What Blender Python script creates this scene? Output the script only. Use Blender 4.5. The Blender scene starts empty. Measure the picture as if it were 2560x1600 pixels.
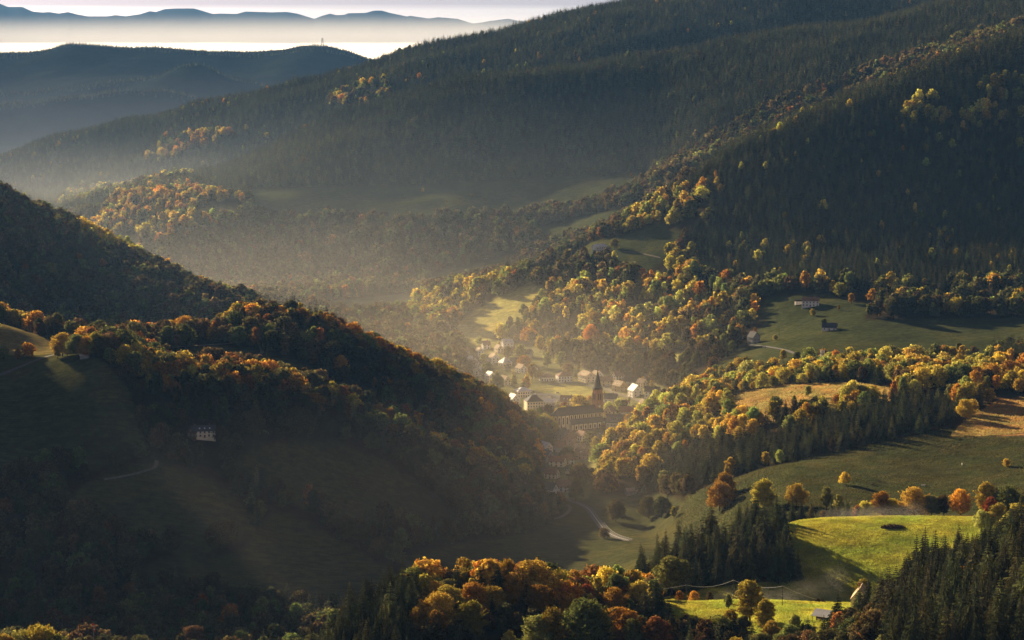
import bpy, math, random
import numpy as np
from mathutils import Vector, Matrix
R = math.radians
sc = bpy.context.scene
COL = sc.collection
# ---------------------------------------------------------------- camera, sky, sun
H0 = 390.0                       # eye height above the village floor, metres
FPX = 5544.0                     # focal length in photo pixels (photo 2560 x 1600)
PITCH = R(7.6)
cam_d = bpy.data.cameras.new('camera'); cam = bpy.data.objects.new('camera', cam_d); COL.objects.link(cam)
cam_d.sensor_fit = 'HORIZONTAL'; cam_d.sensor_width = 36.0
cam_d.lens = 36.0 * FPX / 2560.0
cam_d.clip_start = 1.0; cam_d.clip_end = 90000.0
cam.location = (0, 0, H0); cam.rotation_euler = (R(90) - PITCH, 0, 0)
sc.camera = cam
SUN_EL = R(SUN_EL_DEG := 14.0); SUN_AZ = R(-33.0)      # azimuth from +Y, negative = left
sun_dir = Vector((math.sin(SUN_AZ) * math.cos(SUN_EL), math.cos(SUN_AZ) * math.cos(SUN_EL), math.sin(SUN_EL)))
sl = bpy.data.lights.new('sun', 'SUN'); sl.energy = 5.0; sl.angle = R(0.5); sl.color = (1.0, 0.765, 0.455)
so = bpy.data.objects.new('sun', sl); COL.objects.link(so)
so.rotation_euler = sun_dir.to_track_quat('Z', 'Y').to_euler(); so.location = (-800, 600, 900)
world = bpy.data.worlds.new('World'); sc.world = world; world.use_nodes = True
wn, wl = world.node_tree.nodes, world.node_tree.links
wn.clear()
w_out = wn.new('ShaderNodeOutputWorld'); w_bg = wn.new('ShaderNodeBackground')
w_sky = wn.new('ShaderNodeTexSky'); w_sky.sky_type = 'NISHITA'; w_sky.sun_disc = False
w_sky.sun_elevation = SUN_EL; w_sky.sun_rotation = SUN_AZ
w_sky.altitude = 900; w_sky.air_density = 1.0; w_sky.dust_density = 0.6; w_sky.ozone_density = 3.0
w_bg.inputs['Strength'].default_value = 0.05
# thin stratus just above the horizon: a band of noise stretched along it
tc = wn.new('ShaderNodeTexCoord'); sep = wn.new('ShaderNodeSeparateXYZ')
wl.new(tc.outputs['Generated'], sep.inputs[0])
mp = wn.new('ShaderNodeMapping'); mp.inputs['Scale'].default_value = (9, 9, 900)
wl.new(tc.outputs['Generated'], mp.inputs[0])
nz = wn.new('ShaderNodeTexNoise'); nz.inputs['Scale'].default_value = 1.0; nz.inputs['Detail'].default_value = 5
wl.new(mp.outputs[0], nz.inputs[0])
ad = wn.new('ShaderNodeMath'); ad.operation = 'MULTIPLY_ADD'; ad.inputs[1].default_value = 0.0022
wl.new(nz.outputs[0], ad.inputs[0]); wl.new(sep.outputs['Z'], ad.inputs[2])
rp = wn.new('ShaderNodeMapRange'); rp.inputs[1].default_value = 0.0074; rp.inputs[2].default_value = 0.0098
wl.new(ad.outputs[0], rp.inputs[0])
cl = wn.new('ShaderNodeMix'); cl.data_type = 'RGBA'; cl.blend_type = 'MULTIPLY'
cl.inputs[7].default_value = (0.66, 0.62, 0.66, 1)
wb = wn.new('ShaderNodeMix'); wb.data_type = 'RGBA'; wb.blend_type = 'MULTIPLY'; wb.inputs[0].default_value = 1; wb.inputs[7].default_value = (.80, .71, .72, 1)
hs = wn.new('ShaderNodeHueSaturation'); hs.inputs['Saturation'].default_value = .42; wl.new(w_sky.outputs[0], hs.inputs['Color'])
wl.new(hs.outputs[0], wb.inputs[6]); wl.new(wb.outputs[2], cl.inputs[6]); wl.new(rp.outputs[0], cl.inputs[0])
wl.new(cl.outputs[2], w_bg.inputs['Color']); wl.new(w_bg.outputs[0], w_out.inputs[0])
vs = sc.view_settings; sc.display_settings.display_device = 'sRGB'
vs.view_transform = 'Standard'; vs.look = 'None'; vs.gamma = 1.0; vs.use_curve_mapping = False
vs.exposure = 1.62
cy = sc.cycles
cy.max_bounces = 5; cy.diffuse_bounces = 2; cy.glossy_bounces = 1; cy.transmission_bounces = 2
cy.transparent_max_bounces = 8; cy.volume_bounces = 0
cy.use_denoising = True
try: cy.denoiser = 'OPENIMAGEDENOISE'; cy.denoising_prefilter = 'ACCURATE'
except Exception: pass
cy.use_adaptive_sampling = True; cy.adaptive_threshold = 0.012
cy.sample_clamp_indirect = 3.0

# ---------------------------------------------------------------- helpers
rng = np.random.default_rng(7)
CP, SP = math.cos(PITCH), math.sin(PITCH)
def uslope(px, py):
    a = (np.asarray(px, float) - 1280) / FPX; b = (800 - np.asarray(py, float)) / FPX
    yc = CP + b * SP
    return a / yc, (-SP + b * CP) / yc           # X/Y and dZ/dY of the sight line
def pix(X, Y, Z):
    dz = Z - H0
    w = Y * CP - dz * SP; v = Y * SP + dz * CP
    return 1280 + FPX * X / w, 800 - FPX * v / w
def tag(o, label=None, cat=None, group=None, kind=None):
    if label: o['label'] = label
    if cat: o['category'] = cat
    if group: o['group'] = group
    if kind: o['kind'] = kind
    return o

# ---------------------------------------------------------------- terrain: spines across the valley, near to far
# every spine is a list of (x of the sight line, y of the sight line or None, forward distance, height if y is None)
def Z(x, Y, z): return (x, None, Y, z)
SP_ = [
 [Z(-1400,3,387), Z(3900,3,387)],
 [Z(-1400,150,330), Z(3900,150,335)],
 [Z(-1400,450,215), Z(1000,450,212), Z(3900,450,235)],
 [Z(-1400,780,175), Z(0,780,146), Z(800,800,120), Z(1300,830,122), Z(1700,830,126), Z(2000,810,140), Z(2200,795,163), Z(2560,790,173), Z(3000,790,200), Z(3900,790,230)],
 [Z(-1400,900,170), Z(0,860,128), Z(400,860,118), Z(740,900,108), Z(900,930,125), Z(1000,960,130), Z(1250,970,132), Z(1450,985,125), (1600,1516,1000), (1700,1512,1010), (1900,1503,1020), (2100,1507,1020), Z(2300,1000,131), Z(2450,985,146), Z(2560,980,160), Z(3000,980,190), Z(3900,980,205)],
 [Z(-1400,1150,160), Z(0,1130,55), Z(1000,1130,45), Z(1300,1130,48), Z(1500,1120,66), Z(1600,1095,90), Z(1700,1095,99), Z(2100,1095,101), Z(2300,1095,105), Z(2560,1095,116), Z(3000,1095,150), Z(3900,1095,180)],
 [Z(-1400,1240,170), Z(0,1220,30), Z(1000,1220,24), Z(1300,1220,26), Z(1500,1150,52), Z(1600,1140,86), Z(1750,1130,99), Z(1950,1132,105), Z(2300,1134,109), Z(2560,1135,117), Z(3000,1135,150), Z(3900,1135,180)],
 [Z(-1400,1320,180), Z(0,1300,18), Z(1000,1300,16), Z(1300,1290,20), Z(1500,1250,40), Z(1600,1210,78), (1700,1395,1210), (1850,1345,1215), (1950,1322,1215), (2100,1307,1215), (2250,1306,1215), (2450,1312,1215), Z(2600,1215,117), Z(3000,1215,145), Z(3900,1215,180)],
 [Z(-1400,1430,190), Z(-700,1400,50), Z(0,1375,15), Z(500,1400,13), Z(1000,1430,14), Z(1400,1480,18), Z(1570,1560,20), Z(1700,1480,30), Z(1850,1400,66), Z(2000,1330,86), Z(2300,1330,92), Z(2560,1330,98), Z(3000,1330,130), Z(3900,1330,170)],
 [Z(-1400,1650,240), Z(-700,1600,130), (0,1200,1560), (500,1250,1570), (1000,1285,1620), (1300,1290,1680), (1430,1250,1750), (1600,1272,1720), (1700,1240,1660), (1850,1190,1560), (2000,1170,1500), (2300,1180,1480), (2560,1165,1460), Z(3000,1460,125), Z(3900,1460,170)],
 [Z(-1400,1900,300), Z(-700,1850,205), Z(-250,1800,168), (0,905,1775), (120,895,1760), (250,890,1730), (420,950,1720), (700,1000,1720), (900,1075,1740), (1000,1110,1740), (1150,1180,1760), (1340,1225,1790), (1430,1205,1820), (1600,1185,1800), (1700,1195,1750), (1850,1165,1640), (2000,1140,1600), (2300,1085,1600), (2560,1075,1590), Z(3000,1600,125), Z(3900,1600,180)],  # far-left points, here and in following spines: unseen hill added for shade
 [Z(-1400,2000,310), Z(-700,1960,215), Z(-250,1900,205), Z(-110,1905,150), (0,868,1912), (110,884,1900), (250,895,1850), (420,928,1850), (640,935,1860), (900,1015,1850), (1150,1125,1860), (1340,1168,1880), (1430,1148,1945), (1600,1115,1900), (1700,1100,1850), (1850,1070,1780), (2000,1040,1740), (2300,1010,1720), (2560,990,1740), Z(3000,1740,130), Z(3900,1740,190)],
 [Z(-1400,2100,320), Z(-700,2050,215), Z(-250,2000,195), Z(-120,1975,132), (0,812,1960), (120,846,1955), (250,862,1950), (500,858,1970), (700,864,1960), (900,930,1950), (1150,1040,1950), (1340,1130,1960), Z(1430,2080,0), Z(1510,2080,1), (1600,1062,2000), (1700,1022,1960), (1850,990,1900), (2000,970,1880), (2300,950,1880), (2560,930,1900), Z(3000,1900,140), Z(3900,1900,200)],
 [Z(-1400,2200,330), Z(-700,2150,210), Z(-250,2100,135), Z(-120,2070,118), Z(0,2060,110), (250,862,2050), (500,850,2050), (620,812,2050), (800,822,2050), (900,878,2050), (1000,915,2060), (1150,988,2060), (1240,1043,2030), (1330,1122,2010), Z(1385,2110,0), Z(1510,2150,1), (1600,1052,2060), (1650,1022,2050), (1700,1002,2050), (1800,978,2000), (1900,966,1990), (2050,934,1980), (2200,930,1990), (2400,930,2000), (2560,902,2000), Z(3000,2000,150), Z(3900,2000,210)],
 [Z(-1400,2400,320), Z(-700,2350,200), Z(0,2300,80), Z(250,2200,60), Z(620,2250,50), Z(900,2250,28), Z(1150,2250,8), Z(1300,2250,0), Z(1500,2250,1), Z(1600,2220,6), Z(1700,2200,22), Z(1850,2160,53), (2050,900,2120), (2300,882,2150), (2560,862,2150), Z(3000,2150,140), Z(3900,2150,200)],
 [Z(-1400,2650,330), Z(-700,2550,210), Z(0,2500,66), Z(300,2480,40), Z(600,2450,20), Z(900,2450,4), Z(1150,2450,0), Z(1500,2450,4), Z(1600,2420,14), (1700,890,2400), (1800,868,2400), (1950,830,2380), (2100,808,2350), (2300,772,2380), (2560,762,2380), Z(3000,2380,130), Z(3900,2400,200)],
 [Z(-1400,2850,370), Z(-700,2750,270), (0,600,2720), (300,700,2680), (600,780,2620), Z(800,2650,8), Z(1000,2700,0), Z(1150,2680,2), Z(1300,2680,9), (1400,836,2650), (1600,806,2620), (1800,768,2600), (2000,738,2520), (2200,712,2520), (2560,700,2520), Z(3000,2520,150), Z(3900,2520,220)],
 [Z(-1400,3100,450), Z(-700,3000,330), (0,500,2900), (100,550,2880), (250,605,2850), (400,680,2820), (520,735,2800), (610,762,2780), Z(700,2800,12), Z(850,2850,0), Z(1000,2850,2), (1150,800,2850), (1300,765,2850), (1400,748,2830), (1600,700,2800), (1800,660,2780), (2000,622,2750), (2300,600,2750), (2560,590,2750), Z(3000,2750,180), Z(3900,2750,280)],
 [Z(-1400,3300,300), Z(-700,3250,150), Z(0,3200,10), Z(700,3150,-8), Z(900,3100,-6), (1000,768,3080), (1150,728,3060), (1300,695,3040), (1400,660,3040), (1480,612,3060), (1600,540,3100), (1700,485,3120), (1800,410,3120), (1950,330,3150), (2100,265,3180), (2250,200,3200), (2400,145,3220), (2560,85,3250), Z(2900,3300,425), Z(3900,3300,480)],
 [Z(-1400,3500,150), Z(-700,3500,60), Z(0,3500,-10), Z(300,3400,-10), Z(700,3400,-18), Z(1000,3350,-12), Z(1150,3300,5), Z(1300,3280,26), Z(1480,3280,62), Z(1600,3300,92), Z(1800,3350,145), Z(2000,3400,190), Z(2300,3400,270), Z(2560,3450,335), Z(2900,3500,390), Z(3900,3500,450)],
 [Z(-1400,3900,60), Z(0,3900,0), (250,605,3700), (300,612,3650), (450,575,3600), (600,600,3560), (800,592,3600), (1000,582,3550), (1300,570,3500), (1500,520,3480), Z(1700,3500,160), Z(2000,3600,230), Z(2300,3650,300), Z(2560,3650,365), Z(2900,3700,420), Z(3900,3700,480)],
 [Z(-1400,4300,0), Z(0,4300,10), (120,545,4200), (250,520,4000), (450,492,3850), (600,490,3800), (800,480,3800), (1000,475,3800), (1400,455,3800), (1600,432,3780), Z(1800,3800,222), Z(2100,3850,300), Z(2300,3900,345), Z(2560,3900,400), Z(2900,3900,440), Z(3900,3900,500)],
 [Z(-1400,4700,-20), Z(0,4700,20), (120,530,4400), (300,482,4400), (450,450,4400), (560,428,4400), (700,363,4400), (850,298,4400), (1000,243,4400), (1150,213,4400), (1300,188,4400), (1500,178,4400), (1700,148,4400), (1900,113,4400), (2050,83,4400), (2250,33,4400), Z(2560,4400,475), Z(3900,4400,540)],
 [Z(-1400,5000,-30), Z(0,5050,-30), Z(300,5000,0), Z(560,4950,40), Z(700,4900,80), Z(1000,4800,185), Z(1300,4800,240), Z(1700,4800,280), Z(2300,4800,370), Z(2560,4800,430), Z(3900,4800,480)],
 [Z(-1400,5300,-40), Z(0,5380,-34), (130,500,5330), (300,425,5300), (450,370,5260), (560,336,5220), (700,305,5160), Z(1000,5100,240), Z(1300,5000,290), Z(1700,5000,365), Z(2300,5000,430), Z(3900,5000,500)],
 [Z(-1400,5700,-40), Z(-700,5600,-20), (-300,470,5600), (0,410,5600), (150,350,5600), (250,325,5600), (400,295,5600), (500,258,5600), (700,232,5600), (900,180,5600), (1000,145,5600), (1150,105,5600), (1300,70,5600), (1450,35,5600), (1540,18,5600), Z(2000,5600,520), Z(2560,5600,600), Z(3900,5600,650)],
 [Z(-1400,6300,-40), Z(0,6300,-30), Z(500,6300,60), Z(1000,6300,150), Z(1540,6300,250), Z(2560,6300,400), Z(3900,6300,450)],
 [Z(-1400,7200,-30), Z(0,7300,-10), Z(1000,7300,0), Z(2560,7300,100), Z(3900,7300,100)],
 [Z(-1400,7700,40), (0,255,7700), (200,237,7700), (400,230,7700), (460,240,7700), (600,285,7700), (900,330,7700), Z(1540,7700,0), Z(3900,7700,40)],
 [Z(-1400,8100,30), Z(0,8100,90), Z(400,8100,130), Z(600,8100,80), Z(900,8100,20), Z(1540,8100,0), Z(3900,8100,40)],
 [Z(-1400,8500,120), (0,235,8500), (250,215,8500), (370,202,8500), (490,163,8500), (620,205,8500), (720,225,8500), (900,240,8500), Z(1300,8500,60), Z(3900,8500,40)],
 [Z(-1400,8900,160), Z(0,8900,150), Z(490,8900,190), Z(620,8900,172), Z(700,8900,200), Z(900,8900,110), Z(1300,8900,50), Z(3900,8900,40)],
 [Z(-1400,9500,300), (-300,150,9500), (0,133,9500), (100,128,9500), (180,113,9500), (350,112,9500), (430,119,9500), (520,133,9500), (600,131,9500), (700,127,9500), (760,115,9500), (800,110,9500), (860,120,9500), (900,135,9500), (970,162,9500), (1100,200,9500), Z(1500,9500,60), Z(3900,9500,60)],
 [Z(-1400,10400,20), Z(3900,10400,20)],
 [Z(-1400,12500,10), Z(3900,12500,10)],
]
def pchip(x, y, xq):
    x = np.asarray(x, float); y = np.asarray(y, float)
    if len(x) == 2: return np.interp(xq, x, y)
    h = np.diff(x); dl = np.diff(y) / h
    m = np.zeros_like(y)
    w1 = 2 * h[1:] + h[:-1]; w2 = h[1:] + 2 * h[:-1]
    ok = dl[:-1] * dl[1:] > 0
    with np.errstate(divide='ignore', invalid='ignore'):
        mm = (w1 + w2) / (w1 / dl[:-1] + w2 / dl[1:])
    m[1:-1] = np.where(ok, mm, 0); m[0] = dl[0]; m[-1] = dl[-1]
    xq = np.clip(xq, x[0], x[-1])
    i = np.clip(np.searchsorted(x, xq, 'right') - 1, 0, len(x) - 2)
    t = (xq - x[i]) / h[i]
    h00 = 2*t**3 - 3*t**2 + 1; h10 = t**3 - 2*t**2 + t; h01 = -2*t**3 + 3*t**2; h11 = t**3 - t**2
    return h00*y[i] + h10*h[i]*m[i] + h01*y[i+1] + h11*h[i]*m[i+1]
NU, NY = 760, 1000
uu = np.concatenate([np.linspace(-0.52, -0.265, 90)[:-1], np.linspace(-0.265, 0.265, NU - 178), np.linspace(0.265, 0.52, 90)[1:]])
NU = len(uu)
yy = np.concatenate([np.geomspace(3, 700, 60)[:-1], np.geomspace(700, 12500, NY - 59)])
NY = len(yy)
SD = np.zeros((len(SP_), NU)); SZ = np.zeros_like(SD)
for k, pts in enumerate(SP_):
    us, ds, zs = [], [], []
    for p in pts:
        x, y, Y = p[0], p[1], p[2]
        if y is None: u, _ = uslope(x, 800 if Y < 3000 else 300); z = p[3]
        else:
            u, s = uslope(x, y); z = H0 + s * Y
        us.append(float(u)); ds.append(Y); zs.append(float(z))
    SD[k] = pchip(us, ds, uu); SZ[k] = pchip(us, zs, uu)
for k in range(1, len(SP_)): SD[k] = np.maximum(SD[k], SD[k-1] + 12)
G = np.zeros((NU, NY)); GK = np.zeros((NU, NY))
for i in range(NU):
    G[i] = pchip(SD[:, i], SZ[:, i], yy)
    GK[i] = np.interp(yy, SD[:, i], np.arange(len(SP_)))
# soften the columns a little so that no spine shows as a crease
def blur(a, n):
    for _ in range(n):
        a[1:-1] = 0.25*a[:-2] + 0.5*a[1:-1] + 0.25*a[2:]
    return a
G = blur(G, 3)
def vnoise(X, Y, s, seed=0):
    # smooth value noise on a hashed lattice
    x = X / s; y = Y / s
    xi = np.floor(x).astype(np.int64); yi = np.floor(y).astype(np.int64)
    fx = x - xi; fy = y - yi; fx = fx*fx*(3-2*fx); fy = fy*fy*(3-2*fy)
    def hsh(a, b):
        n = (a * 374761393 + b * 668265263 + seed * 974634777) & 0x7fffffff
        n = ((n ^ (n >> 13)) * 1274126177) & 0x7fffffff
        return ((n ^ (n >> 16)) & 0xffff) / 65535.0
    a = hsh(xi, yi); b = hsh(xi+1, yi); c = hsh(xi, yi+1); d = hsh(xi+1, yi+1)
    return (a*(1-fx)+b*fx)*(1-fy) + (c*(1-fx)+d*fx)*fy - 0.5
GX = uu[:, None] * yy[None, :]; GY = np.broadcast_to(yy[None, :], GX.shape)
amp = np.interp(GK, [0, 3, 4.5, 9, 13, 14, 15.5, 17, 18, 19, 21, 22, 26, 33], [0, 2, 1.5, 3, 3, 0.6, 0.6, 6, 15, 13, 20, 20, 24, 20])
# the flat village floor stays flat
vil = np.exp(-((GX - 20) / 170)**4 - ((GY - 2200) / 330)**4)
amp = amp * (1 - vil)
NZ = vnoise(GX, GY, 260, 1) * 1.0 + vnoise(GX, GY, 110, 2) * 0.5 + vnoise(GX, GY, 45, 3) * 0.2
G = G + amp * NZ * 1.3
def ground(X, Y):
    X = np.asarray(X, float); Y = np.asarray(Y, float)
    u = X / np.maximum(Y, 1)
    fi = np.interp(u, uu, np.arange(NU)); fj = np.interp(Y, yy, np.arange(NY))
    i = np.clip(fi.astype(int), 0, NU-2); j = np.clip(fj.astype(int), 0, NY-2)
    a = fi - i; b = fj - j
    return (G[i,j]*(1-a)+G[i+1,j]*a)*(1-b) + (G[i,j+1]*(1-a)+G[i+1,j+1]*a)*b
def kpar(X, Y):
    u = X / np.maximum(Y, 1)
    i = np.clip(np.rint(np.interp(u, uu, np.arange(NU))).astype(int), 0, NU-1)
    j = np.clip(np.rint(np.interp(Y, yy, np.arange(NY))).astype(int), 0, NY-1)
    return GK[i, j]
def hit(px, py, y0=700.0, y1=9900.0, lift=0.0):
    """Where the sight line of (px, py) meets the ground (raised by lift) beyond distance y0."""
    u, s = uslope(px, py); u = float(u); s = float(s)
    Ys = np.geomspace(y0, y1, 3000)
    zg = ground(u * Ys, Ys) + lift
    zr = H0 + s * Ys
    below = np.nonzero(zg >= zr)[0]
    if len(below) == 0: j = int(np.argmin(zr - zg)); Yh = Ys[j]
    else:
        j = below[0]; Yh = Ys[j]
    return u * Yh, Yh, float(ground(u * Yh, Yh))
# ---- air: even haze, and banks of valley mist (place, size, density); the bodies are built at the end
HAZE_COL = (.20, .46, 1.0); HAZE_D = 1/68000; HAZE_G = .1
MISTS = [      # x, y, z, radii, peak density: thickest at the heart, thinning to nothing at the rim
 ((-250, 3500, 0, 1900, 1600, 340, 1/21000), dict(name='valley_mist', col=(.80, .90, 1.0))),
 ((-300, 3120, -10, 620, 640, 160, 1/8200), dict(name='valley_mist', col=(1.0, .93, .84))),
 ((0, 2400, 0, 420, 560, 130, 1/3100), dict(name='village_mist', col=(1.0, .93, .82))),
 ((110, 1850, 20, 260, 330, 120, 1/4600), dict(name='wood_mist', col=(1.0, .92, .80))),
 ((-900, 4500, -10, 800, 800, 200, 1/16000), dict(name='far_valley_mist', col=(.92, .93, .97))),
 ((-60, 1500, 20, 560, 330, 130, 1/12000), dict(name='gully_mist', col=(1.0, .94, .86))),
 ((-1700, 7000, -40, 3600, 1700, 360, 1/12000), dict(name='lowland_mist', col=(.55, .66, 1.0), g=.0)),
 ((0, 23800, 100, 17000, 3600, 440, 1/2000), dict(name='mountain_foot_mist', col=(.90, .91, 1.0), g=.2)),
 ((130, 1085, 102, 26, 12, 9, 1/120), dict(name='mist_wisp')), ((152, 1088, 104, 20, 10, 12, 1/110), dict(name='mist_wisp')), ((110, 1080, 102, 18, 9, 11, 1/150), dict(name='mist_wisp')), ((163, 1092, 106, 12, 9, 17, 1/130), dict(name='mist_wisp')),
 ((206, 1232, 115, 26, 10, 6, 1/130), dict(name='mist_wisp')), ((186, 1230, 115, 18, 8, 5, 1/150), dict(name='mist_wisp')), ((226, 1230, 116, 13, 8, 9, 1/170), dict(name='mist_wisp')),
]

# ---------------------------------------------------------------- land cover (polygons of sight-line x, y on the ground, limited to a stretch of spines)
def inpoly(px, py, poly):
    r = np.zeros(px.shape, bool); n = len(poly)
    for i in range(n):
        x1, y1 = poly[i]; x2, y2 = poly[(i+1) % n]
        if y1 == y2: continue
        c = ((y1 > py) != (y2 > py)) & (px < (x2 - x1) * (py - y1) / (y2 - y1) + x1)
        r ^= c
    return r
FIELDS = [  # (polygon, first spine, last spine, colour)
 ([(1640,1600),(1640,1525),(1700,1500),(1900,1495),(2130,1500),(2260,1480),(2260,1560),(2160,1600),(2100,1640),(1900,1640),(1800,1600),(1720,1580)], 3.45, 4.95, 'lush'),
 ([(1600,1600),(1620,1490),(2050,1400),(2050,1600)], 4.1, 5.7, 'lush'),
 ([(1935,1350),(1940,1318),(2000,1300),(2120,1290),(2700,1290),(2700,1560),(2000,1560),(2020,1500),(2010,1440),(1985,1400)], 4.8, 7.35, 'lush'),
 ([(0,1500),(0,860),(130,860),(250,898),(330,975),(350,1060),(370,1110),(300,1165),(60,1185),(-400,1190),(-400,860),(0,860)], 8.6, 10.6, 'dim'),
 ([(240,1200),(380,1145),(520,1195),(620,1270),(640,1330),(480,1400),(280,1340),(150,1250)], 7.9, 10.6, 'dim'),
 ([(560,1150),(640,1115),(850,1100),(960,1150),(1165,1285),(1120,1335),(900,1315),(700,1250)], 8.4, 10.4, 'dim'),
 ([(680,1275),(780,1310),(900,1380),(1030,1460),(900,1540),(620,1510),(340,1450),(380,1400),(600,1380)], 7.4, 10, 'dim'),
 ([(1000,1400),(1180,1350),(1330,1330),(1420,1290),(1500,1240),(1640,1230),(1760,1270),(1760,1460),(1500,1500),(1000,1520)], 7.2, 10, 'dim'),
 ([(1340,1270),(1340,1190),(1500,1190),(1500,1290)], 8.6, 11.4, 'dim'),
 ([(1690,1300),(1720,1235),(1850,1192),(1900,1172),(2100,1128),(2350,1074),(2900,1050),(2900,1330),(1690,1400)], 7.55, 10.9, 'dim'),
 ([(1800,1015),(1850,985),(1960,962),(2140,955),(2245,975),(2225,1005),(2100,1020),(1960,1055),(1850,1050)], 11.0, 12.95, 'straw'),
 ([(2375,1092),(2420,1045),(2500,1000),(2900,960),(2900,1085)], 9.8, 12.6, 'bracken'),
 ([(-400,930),(-400,780),(0,800),(130,850),(235,872),(150,900),(0,930)], 10.4, 12.75, 'straw'),
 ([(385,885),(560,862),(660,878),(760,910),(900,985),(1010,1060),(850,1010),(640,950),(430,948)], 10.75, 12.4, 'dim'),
 ([(1740,935),(1800,905),(1880,840),(1930,790),(2000,780),(2180,800),(2560,795),(2900,780),(2900,905),(2400,915),(2200,920),(2050,930),(1900,940)], 13.6, 16.2, 'green'),
 ([(1880,800),(1920,740),(2060,735),(2170,760),(2160,800)], 14.8, 16.6, 'green'),
 ([(1760,905),(1660,905),(1600,925),(1560,890),(1700,880)], 14.4, 15.8, 'lush'),
 ([(1240,1115),(1150,900),(1140,850),(1230,850),(1330,865),(1480,930),(1640,960),(1720,990),(1620,1060),(1540,1115)], 13.4, 16.4, 'village'),
 ([(1372,1060),(1440,1062),(1580,1045),(1545,1105),(1500,1165),(1475,1240),(1420,1320),(1340,1310),(1352,1180)], 9.0, 13.9, 'village'),
 ([(1390,1012),(1385,968),(1440,960),(1500,985),(1490,1012)], 13.4, 15.6, 'lush'),
 ([(1545,1015),(1600,1020),(1640,1030),(1600,1062),(1550,1060)], 13.0, 15.6, 'lush'),
 ([(1110,860),(1150,800),(1240,745),(1330,700),(1372,735),(1300,800),(1225,850),(1190,868)], 15.6, 18.0, 'lush'),
 ([(1290,702),(1380,655),(1480,605),(1560,590),(1650,556),(1715,590),(1690,625),(1600,700),(1500,655),(1440,660),(1370,700)], 17.0, 18.1, 'green'),
 ([(620,470),(1000,465),(1330,447),(1600,428),(1640,450),(1500,512),(1300,545),(1000,550),(640,545)], 20.3, 21.25, 'green'),
 ([(1340,568),(1560,520),(1620,495),(1600,545),(1500,580),(1360,605)], 19.3, 20.6, 'green'),
 ([(1040,700),(1200,655),(1300,630),(1260,680),(1100,720)], 19.0, 20.3, 'green'),
 ([(285,600),(340,582),(360,615),(325,645),(300,630)], 19.2, 20.6, 'straw'),
 ([(470,535),(520,510),(600,512),(640,540),(520,545)], 19.9, 21.0, 'straw'),
 ([(700,830),(760,760),(1000,735),(1060,735),(1000,800),(900,850)], 17.6, 19.3, 'green'),
]
LC = {'lush': (.38,.35,.10), 'dim': (.062,.066,.027), 'straw': (.25,.20,.075), 'bracken': (.40,.21,.09), 'green': (.060,.070,.030),  # 'dim' and 'green': shade put into the grass colour
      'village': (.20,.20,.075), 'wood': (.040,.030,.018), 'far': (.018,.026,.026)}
def field_at(X, Y, Zg):
    """index into FIELDS or -1"""
    px, py = pix(X, Y, Zg); k = kpar(X, Y)
    r = np.full(px.shape, -1)
    for i, (poly, k0, k1, _c) in enumerate(FIELDS):
        s = (k >= k0) & (k <= k1)
        if s.any():
            idx = np.nonzero(s)
            r[idx] = np.where(inpoly(px[idx], py[idx], poly), i, r[idx])
    return r
def mat(name, col, rough=0.9, spec=0.15, noise=0.0, scale=1.0, bump=0.0, col2=None, metal=0.0, em=None):
    m = bpy.data.materials.new(name); m.use_nodes = True
    nt = m.node_tree; b = nt.nodes['Principled BSDF']
    b.inputs['Roughness'].default_value = rough; b.inputs['Specular IOR Level'].default_value = spec; b.inputs['Metallic'].default_value = metal
    b.inputs['Base Color'].default_value = (*col, 1)
    if noise or bump:
        t = nt.nodes.new('ShaderNodeTexCoord'); n = nt.nodes.new('ShaderNodeTexNoise'); n.inputs['Scale'].default_value = scale
        n.inputs['Detail'].default_value = 6; nt.links.new(t.outputs['Object'], n.inputs[0])
        if noise:
            mx = nt.nodes.new('ShaderNodeMix'); mx.data_type = 'RGBA'
            c2 = col2 or tuple(c * (1 - noise) for c in col)
            mx.inputs[6].default_value = (*c2, 1); mx.inputs[7].default_value = (*[min(1, c * (1 + noise * .5)) for c in col], 1)
            cr = nt.nodes.new('ShaderNodeMapRange'); cr.inputs[1].default_value = .35; cr.inputs[2].default_value = .65
            nt.links.new(n.outputs[0], cr.inputs[0]); nt.links.new(cr.outputs[0], mx.inputs[0]); nt.links.new(mx.outputs[2], b.inputs['Base Color'])
        if bump:
            bp = nt.nodes.new('ShaderNodeBump'); bp.inputs['Strength'].default_value = bump
            nt.links.new(n.outputs[0], bp.inputs['Height']); nt.links.new(bp.outputs[0], b.inputs['Normal'])
    return m
# ground sheet with its land cover as a colour attribute
verts = np.stack([GX.ravel(), GY.ravel(), G.ravel()], 1)
ii = (np.arange(NU-1)[:, None] * NY + np.arange(NY-1)[None, :]).ravel()
faces = np.stack([ii, ii + NY, ii + NY + 1, ii + 1], 1)
me = bpy.data.meshes.new('ground')
me.vertices.add(len(verts)); me.vertices.foreach_set('co', verts.ravel())
me.loops.add(len(faces)*4); me.loops.foreach_set('vertex_index', faces.ravel().astype(np.int32))
me.polygons.add(len(faces)); me.polygons.foreach_set('loop_start', np.arange(0, len(faces)*4, 4, dtype=np.int32))
me.polygons.foreach_set('use_smooth', np.ones(len(faces), bool))
me.update(calc_edges=True)
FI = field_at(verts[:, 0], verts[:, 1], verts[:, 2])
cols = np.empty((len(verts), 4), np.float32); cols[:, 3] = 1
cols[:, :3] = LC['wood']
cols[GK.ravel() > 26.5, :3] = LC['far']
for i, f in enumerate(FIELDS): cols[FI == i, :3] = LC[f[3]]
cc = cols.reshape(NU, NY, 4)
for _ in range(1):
    cc[1:-1] = .25*cc[:-2] + .5*cc[1:-1] + .25*cc[2:]; cc[:, 1:-1] = .25*cc[:, :-2] + .5*cc[:, 1:-1] + .25*cc[:, 2:]
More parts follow.
